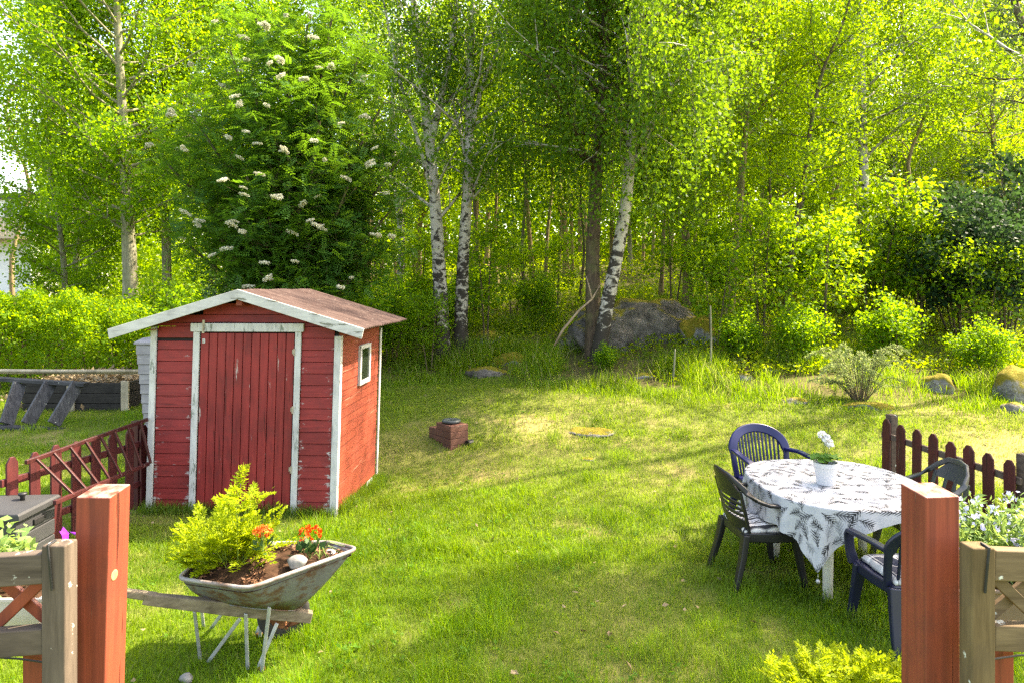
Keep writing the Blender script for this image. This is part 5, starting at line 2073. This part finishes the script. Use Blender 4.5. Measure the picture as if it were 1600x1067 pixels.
# right hand individual trees
b_, l_ = local(pxline([(1138, 500), (1146, 430), (1154, 340), (1162, 240), (1170, 140), (1178, 50), (1184, -40), (1190, -110)], 16.5, 16.5))
tree('aspen_tree', 'aspen with a bare tan trunk leaning slightly right, beyond the boulder', 'tree', b_, l_, .115, .04, 'tan', 'leaf_yellow', .075, .9, 13, .18, 34, prof_round(2.2), .4, .45, 6, .45, 303, .15, .1)
b_, l_ = local(pxline([(1226, 500), (1234, 430), (1244, 350), (1258, 270), (1268, 190), (1286, 110), (1312, 50), (1340, -40)], 15.2, 15.2))
tree('bird_cherry_tree', 'thin crooked tree with a dark bent stem beside the mossy stump rock', 'tree', b_, l_, .085, .02, 'brown', 'leaf_maple', .08, .6, 11, .17, 28, prof_round(1.7), .15, .35, 5, .45, 304, .1, .1)
b_, l_ = local(pxline([(1352, 470), (1352, 400), (1350, 320), (1348, 220), (1346, 120), (1345, 10), (1344, -60), (1343, -140)], 18.5, 18.5))
tree('birch_tree', 'tall birch with a whitish trunk and spreading limbs, above the pale feathery bush', 'tree', b_, l_, .17, .05, 'birch', 'leaf_birch', .07, .8, 14, .19, 40, prof_round(2.6), .45, .38, 6, .45, 305, .1, .25)

# ------------------------------------------------------------------ tree kinds that repeat
Z = Vector((0, 0, 0))


def proto(name, hgt, r0, bark, leafm, L, asp, per, spread, n, lenf, el, f0, subs, sublen, seed, up=.15, droop=0., wob=.25):
    rs = np.random.RandomState(seed)
    line = [Vector((rs.randn() * wob * (i > 0) * i / 4, rs.randn() * wob * (i > 0) * i / 4, hgt * i / 5)) for i in range(6)]
    return tree(name, None, 'tree', (0, 0, -60), line, r0, r0 * .25, bark, leafm, L, asp, per, spread, n, lenf, el, f0, subs, sublen, seed, up, droop, sides=8)[0]


P = {
    'aspen': proto('aspen_tree', 10.5, .14, 'tan', 'leaf_yellow', .082, .9, 13, .20, 40, prof_round(2.4), .35, .22, 6, .45, 1),
    'aspen2': proto('aspen_tree', 10, .11, 'grey', 'leaf_aspen', .082, .9, 14, .20, 42, prof_round(2.3), .4, .16, 6, .45, 2),
    'slim': proto('young_tree', 8.5, .055, 'brown', 'leaf_yellow', .08, .8, 10, .17, 28, prof_round(1.4), .35, .38, 5, .45, 3, wob=.35),
    'slim2': proto('young_tree', 9.5, .07, 'tan', 'leaf_maple', .08, .75, 10, .18, 28, prof_round(1.6), .3, .40, 5, .45, 4, wob=.4),
    'birch': proto('birch_tree', 11, .13, 'birch', 'leaf_birch', .068, .8, 12, .17, 42, prof_round(2.2), .5, .25, 6, .45, 5, .1, .3),
    'airy': proto('birch_tree', 11, .10, 'birch', 'leaf_birch', .07, .8, 6, .20, 26, prof_round(2.6), .4, .30, 5, .45, 9, .1, .2),
    'pine': proto('pine_tree', 14, .15, 'brown', 'leaf_pine', .13, .22, 7, .17, 40, prof_taper(2.1), .05, .35, 6, .4, 6, .1, .1),
}
# saplings and shrubs
def bush(name, hgt, rad, nst, leafm, L, asp, per, spread, seed, bark='brown', up=1.2, f0=.3, subs=4, nb=7, lb=.45):
    rs = np.random.RandomState(seed)
    root = thing(name, None, 'shrub', (0, 0, -60))
    mb = MB(); A = []
    for k in range(nst):
        a_ = k * 2.4 + rs.rand(); rr = rad * math.sqrt((k + .3) / nst)
        hh = hgt * (1 - .35 * (rr / rad) ** 2) * rs.uniform(.8, 1.05)
        tip = Vector((math.cos(a_) * rr, math.sin(a_) * rr, hh))
        m0 = Vector((math.cos(a_) * rr * .15, math.sin(a_) * rr * .15, 0))
        ln = bez([m0, m0.lerp(tip, .5) + Vector((0, 0, hh * .12)), tip], 4)
        L_ = len(ln) - 1
        mb.tube(ln, [(.016 if nst > 2 else .028) * (1 - .8 * i / L_) + .003 for i in range(L_ + 1)], 5, cap=False)
        A += branches(mb, ln, lambda f: .015, rs, nb, lambda f: lb * hgt * .5 * (1.1 - .5 * f), .2, f0, .99, subs, .5, .05, .1, 3, .003)
    mb.build('stem', M['bark_' + bark], root, smooth=True)
    link('leaves', leaf_mesh('leaves', A, per, spread, L, asp, M[leafm], .2, up), None, root)
    return root


P['maple'] = bush('maple_sapling', 4.2, .9, 2, 'leaf_maple', .11, .85, 2, .16, 11, up=2.0, f0=.3, nb=15, subs=5, lb=.5)
P['hazel'] = bush('hazel_shrub', 2.3, 1.0, 8, 'leaf_aspen', .08, .8, 3, .13, 12, up=1.2)
P['hazel2'] = bush('leafy_shrub', 1.6, .8, 8, 'leaf_aspen', .075, .75, 3, .12, 13, up=1.2)
P['dark'] = bush('dark_shrub', 2.6, 1.2, 10, 'leaf_dark', .085, .7, 4, .10, 14, up=.8)


def place(kind, px, d, label, group, s=1.0, rz=None, x=None, sz=None):
    o = copy_tree(P[kind])
    xx = GX(px, d) if x is None else x
    o.location = (xx, d, h(xx, d) - .06)
    o.rotation_euler = (0, 0, random.uniform(0, 6.28) if rz is None else rz)
    o.scale = (s, s, s * (sz or 1))
    o['label'] = label
    o['group'] = group
    return o


GT = 'trees of the wood behind the garden'
for a in [
    ('slim', 742, 19, 'slim brown stemmed young tree right behind the straight white birch', 1),
    ('slim2', 778, 23, 'tan stemmed young tree a little right of the straight white birch, deep in the wood', 1),
    ('slim', 822, 18.5, 'thin dark stemmed young tree midway between the twin birches and the boulder', 1.05),
    ('slim2', 852, 21, 'young tree seen just left of the dark brown birch trunk, behind the boulder', 1),
    ('aspen', 885, 26, 'tall yellow green aspen rising behind the dark brown birch trunk', 1),
    ('slim', 905, 20, 'thin young tree close behind the left end of the boulder', .9),
    ('slim2', 1032, 20, 'young tree behind the right half of the boulder', 1),
    ('aspen', 1075, 18.5, 'tan trunked aspen behind the mossy right foot of the boulder', .95),
    ('aspen2', 1100, 22, 'grey trunked aspen seen between the boulder and the leaning tan trunk', 1),
    ('slim', 1200, 19, 'thin young tree between the leaning tan aspen and the crooked dark stem', 1.05),
    ('slim2', 1300, 21, 'young tree right of the crooked dark stem, left of the whitish birch', 1.05),
    ('aspen2', 1255, 26, 'aspen deep in the wood behind the crooked dark stem', 1),
    ('birch', 1405, 21, 'birch just right of the whitish spreading birch', .95),
    ('slim2', 1440, 18, 'young tree over the bank behind the orange capped stone', 1),
    ('birch', 1500, 24, 'slender birch over the dark shrubs, second from the right edge', 1),
    ('aspen', 1570, 22, 'aspen at the right edge above the dark shrubs', .95),
    ('slim2', 25, 27, 'tall slim young tree at the upper left corner, over the white house', 1.5),
    ('aspen', 1480, 28, 'far aspen behind the slender birch over the dark shrubs', 1.3),
    ('aspen2', 1590, 29, 'far aspen at the upper right corner', 1.3),
    ('aspen', 1210, 30, 'far aspen between the tan trunk and the crooked stem', 1.3),
    ('pine', 1600, 17, 'pine with a tall brown trunk at the right edge', 1),
    ('birch', 620, 19, 'birch with light crown left behind the forked birch', 1),
    ('aspen2', 575, 22, 'aspen between the flowering rowan and the forked birch', 1),
    ('aspen', 655, 27, 'far aspen seen through the twin birch trunks', 1),
    ('aspen', 760, 32, 'far aspen right of the straight white birch, highest up the slope', 1.05),
    ('aspen2', 985, 30, 'far aspen hidden by the drooping crown of the leaning birch', 1.05),
    ('aspen', 1170, 31, 'far aspen behind the leaning tan trunk', 1.05),
    ('birch', 1340, 32, 'far birch behind the whitish spreading birch', 1.05),
    ('aspen2', 120, 22, 'broad aspen left of the smooth grey green trunk, behind the hedge', 1.05),
    ('aspen2', 92, 19, 'bright aspen near the left edge, right of the white house', .95),
    ('aspen', 330, 25, 'far aspen behind the rowan, left half of its crown', 1.1),
    ('aspen', 440, 27, 'far aspen straight behind the middle of the rowan', 1.1),
    ('aspen', 500, 23, 'aspen behind the right side of the rowan crown', 1.15),
    ('aspen2', 405, 21, 'aspen close behind the top of the rowan', 1.2),
]:
    place(a[0], a[1], a[2], a[3], GT, a[4])
# trees standing right of the picture; their crowns shade the lawn
for k, (kind, x_, y_, s_, lb) in enumerate([
    ('aspen2', 8.2, 7.5, 1.0, 'aspen right of the photo, level with the picket fence'),
    ('airy', 9.0, 11.4, 1.3, 'birch right of the photo, close behind the dark mossy boulder'),
]):
    place(kind, 0, y_, lb, GT, s_, None, x_)
GS = 'shrubs and saplings on the bank'
for a in [
    ('maple', 1115, 13.6, 'young maple with broad leaves over the right foot of the boulder', .62),
    ('maple', 1190, 14.2, 'young maple with broad leaves left of the crooked dark stem', .85),
    ('maple', 1285, 13.4, 'young maple with broad leaves over the pale feathery bush', .78),
    ('maple', 1360, 15.0, 'young maple below the whitish spreading birch', .95),
    ('maple', 1050, 17.5, 'maple sapling standing behind the top of the boulder', .9),
    ('maple', 1440, 14.5, 'young maple over the orange capped stone', .8),
    ('maple', 800, 17, 'maple sapling in the middle of the gap between birches and boulder', .6),
    ('maple', 655, 17, 'maple sapling left behind the twin birch trunks', .75),
    ('maple', 760, 15.3, 'maple sapling just right of the straight white birch', .8),
    ('maple', 1530, 13.2, 'young maple in front of the dark shrubs at the right', .6),
    ('maple', 870, 18.5, 'maple sapling left of the boulder, behind the dead branch', .6),
    ('maple', 672, 13.6, 'maple sapling whose leaves cross the forked birch trunk', .45),
    ('maple', 560, 15.5, 'maple sapling behind the right end of the shed roof', .85),
    ('hazel', 610, 14.6, 'hazel bush right behind the shed, at its right eave', .8),
    ('hazel', 650, 16.5, 'hazel bush behind the forked birch base', .7),
    ('hazel', 840, 16.5, 'hazel bush left of the boulder', .6),
    ('hazel', 740, 18.5, 'hazel bush deep behind the twin birches', .7),
    ('hazel', 1130, 18, 'hazel bush behind the leaning tan trunk', 1),
    ('hazel', 1230, 18.5, 'hazel bush behind the mossy stump rock', 1),
    ('hazel', 1320, 17.5, 'hazel bush left of the whitish birch base', 1.1),
    ('hazel', 1400, 16.5, 'hazel bush right of the whitish birch base', 1.0),
    ('hazel2', 1250, 12.6, 'low leafy shrub at the lawn edge behind the blue chair', .7),
    ('hazel2', 1150, 12.9, 'low leafy shrub at the right foot of the bank by the small pale stone', .6),
    ('hazel2', 1400, 12.5, 'low leafy shrub right of the pale feathery bush', .75),
    ('hazel2', 1540, 11.6, 'low leafy shrub between the orange capped stone and the dark mossy boulder', .6),
    ('hazel2', 950, 12.9, 'round bright green tuft of leaves at the foot of the leaning birch', .33),
    ('hazel2', 700, 16.2, 'low leafy shrub close behind the twin birch trunks', .9),
    ('dark', 1500, 14.6, 'dark shrub left in the shady thicket at the right', 1.25),
    ('dark', 1570, 13.8, 'dark shrub filling the right edge above the mossy boulder', 1.15),
    ('dark', 1600, 16.5, 'tall dark shrub at the back of the shady thicket at the right edge', 1.5),
    ('dark', 1450, 17.0, 'dark shrub behind the young maple over the orange capped stone', 1.1),
    ('hazel', 250, 16.3, 'bush filling the gap between hedge and rowan', 1.0),
    ('hazel', 330, 14.4, 'bush at the left foot of the rowan behind the shed', 1.0),
    ('dark', 400, 14.2, 'dark shrub below the rowan crown behind the shed roof', 1.0),
    ('hazel', 530, 13.6, 'bush at the right foot of the rowan behind the shed', .95),
]:
    place(a[0], a[1], a[2], a[3], GS, a[4])
for k in list(P.values()):
    for ch in list(k.children):
        bpy.data.objects.remove(ch)
    bpy.data.objects.remove(k)

# pale feathery bush
pb_ = Vector((GX(1345, 10.5), 10.5, 0)); pb_.z = h(pb_.x, pb_.y) - .02
fb_ = thing('feathery_bush', 'pale grey green feathery bush with arching twigs at the lawn edge behind the table', 'shrub', pb_)
rs = np.random.RandomState(31)
mb = MB(); A = []; D_ = []
for k in range(46):
    a_ = rs.rand() * 6.28
    l_ = rs.uniform(.35, .85)
    tip = Vector((math.cos(a_) * l_, math.sin(a_) * l_ * .7, rs.uniform(.25, .8)))
    ln = bez([Vector((tip.x * .1, tip.y * .1, 0)), Vector((tip.x * .55, tip.y * .55, tip.z * 1.05)), tip], 5)
    mb.tube(ln, [.006 * (1 - .8 * i / (len(ln) - 1)) + .001 for i in range(len(ln))], 4, cap=False)
    for i in range(3, len(ln)):
        for q in range(16):
            A.append(tuple(ln[i] + (ln[i] - ln[i - 1]) * rs.uniform(-1, 0) + Vector(rs.randn(3)) * .012))
            D_.append(tuple((ln[i] - ln[i - 1]).normalized() + Vector(rs.randn(3)) * .7))
mb.build('stem', M['bark_brown'], fb_)
n = len(A)
L_ = .045 * (.6 + .8 * rs.rand(n))
V, Q = leaf_quads(np.array(A), np.array(D_), rand_dirs(n, .8), L_, L_ * .3, .1)
link('leaves', fast_mesh('leaves', V, Q, M['leaf_pale']), None, fb_)
# thin bare saplings in front of the bank
for (px, d, px2, ptop, lb) in ((1109, 12.2, 1110, 478, 'thin bare grey sapling stem standing at the lawn edge right of the boulder'), (1051, 12.0, 1055, 545, 'short thin bare stake at the lawn edge below the boulder')):
    b_ = Vector((GX(px, d), d, h(GX(px, d), d) - .05))
    ln = [b_ - b_, W(px + 1, (ptop + 600) / 2, d) - b_ + Vector((.015, 0, 0)), W(px2, ptop, d) - b_]
    o = MB().tube(bez(ln, 4), [.022 - .0012 * i for i in range(9)], 7).build('bare_stem', M['bark_grey'], None, smooth=True)
    o.location = b_
    tag(o, lb, 'sapling')

# hedge
N = 75000
hx0, hx1 = -16.5, -7.55
t_ = RS.rand(N)
hx_ = hx0 + (hx1 - hx0) * t_
top = 1.80 + .28 * fbm(hx_, hx_ * 0, 1.1, 91, 3) + .12 * fbm(hx_, hx_ * 0 + 3, .3, 92, 2)
top = top * np.interp(hx_, [-9.2, -7.55], [1, .80])
ph = RS.rand(N) * np.pi
rr = 1 - .30 * RS.rand(N) ** 2
cy = 14.6 + .8 * (hx_ + 8) * -.02
bump = 1 + .55 * (fbm(hx_ + np.cos(ph) * 1.0, np.sin(ph) * 2.0, .45, 93, 3) - .5) * 2
sx_ = np.sign(np.cos(ph)) * np.abs(np.cos(ph)) ** .6
sz_ = np.sin(ph) ** .55
P_ = np.stack([hx_, cy + .85 * sx_ * rr * bump, top * sz_ * rr * (1 + (bump - 1) * .35)], 1)
endr = np.clip((hx1 - hx_) / .5, 0, 1) ** .5
P_[:, 1] = cy + (P_[:, 1] - cy) * (.4 + .6 * endr)
P_[:, 2] += H(P_[:, 0], P_[:, 1])
P_[:, 2] += .22 * (fbm(hx_ + 7, P_[:, 1] * 2, .25, 94, 3) - .5) * (P_[:, 2] > 1)
P_ += RS.randn(N, 3) * .03
L_ = .068 * (.6 + .7 * RS.rand(N))
V, Q = leaf_quads(P_, rand_dirs(N, .4), rand_dirs(N, .7), L_, L_ * .6, .12)
hd_ = thing('hedge', 'clipped bright green hedge behind the raised bed and black stair', 'hedge', (-12, 14.6, 0))
o = link('leaves', fast_mesh('leaves', V - np.array([-12, 14.6, 0], np.float32), Q, M['leaf_hedge']), None, hd_)
mb = MB()
for k in range(60):
    x_ = -16.4 + 8.7 * k / 60
    y_ = 14.6 + random.uniform(-.3, .3)
    g = h(x_, y_)
    mb.tube([(x_ + 12, y_ - 14.6, g), (x_ + 12 + random.uniform(-.2, .2), y_ - 14.6 + random.uniform(-.2, .2), g + 1.0), (x_ + 12 + random.uniform(-.3, .3), y_ - 14.6 + random.uniform(-.5, .3), g + 1.7)], [.03, .02, .008], 5)
mb.build('stems', M['bark_brown'], hd_)
# small plants on the heap, in front of the hedge
for (px, d, s_, lb) in ((60, 12.9, .55, 'loose bright green bush in front of the hedge at the far left'), (215, 12.6, .62, 'bright green bush between the leaf heap and the tapered well cover'), (120, 13.2, .4, 'small bright green plant on the leaf heap')):
    pass

# ------------------------------------------------------------------ undergrowth and the far wood
n = 150000
y = 11.8 + 34 * RS.rand(n) ** 1.5
x = (RS.rand(n) * 2 - 1) * (.82 * y + 2)
cl = fbm(x, y, 1.3, 95, 4)
s = y - edge(x)
k = (s > .5) & (RS.rand(n) < np.clip((cl - .36) * 5, .03, 1)) & ~((x < -3.0) & (y < 16.5))
x, y, cl = x[k], y[k], cl[k]
n = len(x)
hh = (.05 + .6 * np.clip(cl - .35, 0, 1) * RS.rand(n) * 1.6) * np.interp(y - edge(x), [.5, 4, 20], [.5, 1, 2.2])
L_ = np.interp(y, [12, 20, 45], [.06, .09, .17]) * (.6 + .8 * RS.rand(n))
V, Q = leaf_quads(np.stack([x, y, H(x, y) + hh], 1), rand_dirs(n, 0), rand_dirs(n, 1.3), L_, L_ * .7, .12)
tag(link('undergrowth', fast_mesh('undergrowth', V, Q, M['leaf_under'])), 'low green undergrowth covering the slope below the trees', 'undergrowth', kind='stuff')

n = 420000
y = 36 + 30 * RS.rand(n)
x = (RS.rand(n) * 2 - 1) * (.95 * y)
z = 14.5 * RS.rand(n) ** .9
cl = fbm(x + y * .35, z * 1.3 + y * .2, 4.2, 97, 4)
k = (cl > np.interp(z, [0, 6, 11, 14.5], [.30, .38, .46, .54])) & ~(x < -.69 * y)
x, y, z = x[k], y[k], z[k]
n = len(x)
L_ = .26 * (.6 + .8 * RS.rand(n))
V, Q = leaf_quads(np.stack([x, y, H(x, y) + z], 1), rand_dirs(n, -.2), rand_dirs(n, .8), L_, L_ * .8, .15)
tag(link('far_wood', fast_mesh('far_wood', V, Q, M['leaf_yellow'])), 'far sunlit leaf canopy of the wood up the slope', 'wood', kind='stuff')
mb = MB()
for k in range(150):
    y_ = random.uniform(24, 58); x_ = random.uniform(-.35, .85) * y_
    g = h(x_, y_)
    mb.tube([(x_, y_, g - .2), (x_ + random.uniform(-.4, .4), y_, g + 5), (x_ + random.uniform(-.8, .8), y_, g + 11)], [random.uniform(.06, .14), .08, .03], 6, cap=False)
tag(mb.build('far_trunks', M['bark_tan'], None, smooth=True), 'slim far trunks standing up the wooded slope', 'wood', kind='stuff')

# ------------------------------------------------------------------ light, camera
SAZ, SEL = R(68), R(50)
to_sun = Vector((math.sin(SAZ) * math.cos(SEL), math.cos(SAZ) * math.cos(SEL), math.sin(SEL)))
sd_ = bpy.data.lights.new('sun', 'SUN')
sd_.energy = 3.3
sd_.angle = R(.53)
sd_.color = (1, .95, .86)
so_ = bpy.data.objects.new('sun', sd_)
COL.objects.link(so_)
so_.rotation_euler = (-to_sun).to_track_quat('-Z', 'Y').to_euler()
so_.location = to_sun * 60
w = bpy.data.worlds.new('World')
scene.world = w
w.use_nodes = True
nt = w.node_tree
sky = nt.nodes.new('ShaderNodeTexSky')
sky.sky_type = 'NISHITA'
sky.sun_disc = False
sky.sun_elevation = SEL
sky.sun_rotation = SAZ
sky.air_density = 1.0
sky.dust_density = 3.0
sky.ozone_density = .4
bg = nt.nodes['Background']
bg.inputs['Strength'].default_value = .15
nt.links.new(sky.outputs[0], bg.inputs[0])

cd = bpy.data.cameras.new('camera')
cam = bpy.data.objects.new('camera', cd)
COL.objects.link(cam)
cam.location = (0, 0, CAMZ)
cam.rotation_euler = (R(90), 0, 0)
cd.sensor_width = 36
cd.lens = 36 * F / 1600
cd.shift_y = -(533.5 - 450) / 1600
cd.clip_start = .05
cd.clip_end = 2000
scene.camera = cam
vs = scene.view_settings
vs.view_transform = 'Standard'
vs.look = 'None'
vs.exposure = 2.75
vs.use_white_balance = True
vs.white_balance_temperature = 8000
vs.white_balance_tint = 10
vs.gamma = 1
vs.use_curve_mapping = False
cy_ = scene.cycles
cy_.max_bounces = 8
cy_.diffuse_bounces = 5
cy_.glossy_bounces = 2
cy_.transmission_bounces = 4
cy_.transparent_max_bounces = 4
cy_.use_denoising = False
cy_.pixel_filter_type = 'BLACKMAN_HARRIS'
cy_.filter_width = 1.4
cy_.sample_clamp_indirect = 4
cy_.use_adaptive_sampling = False
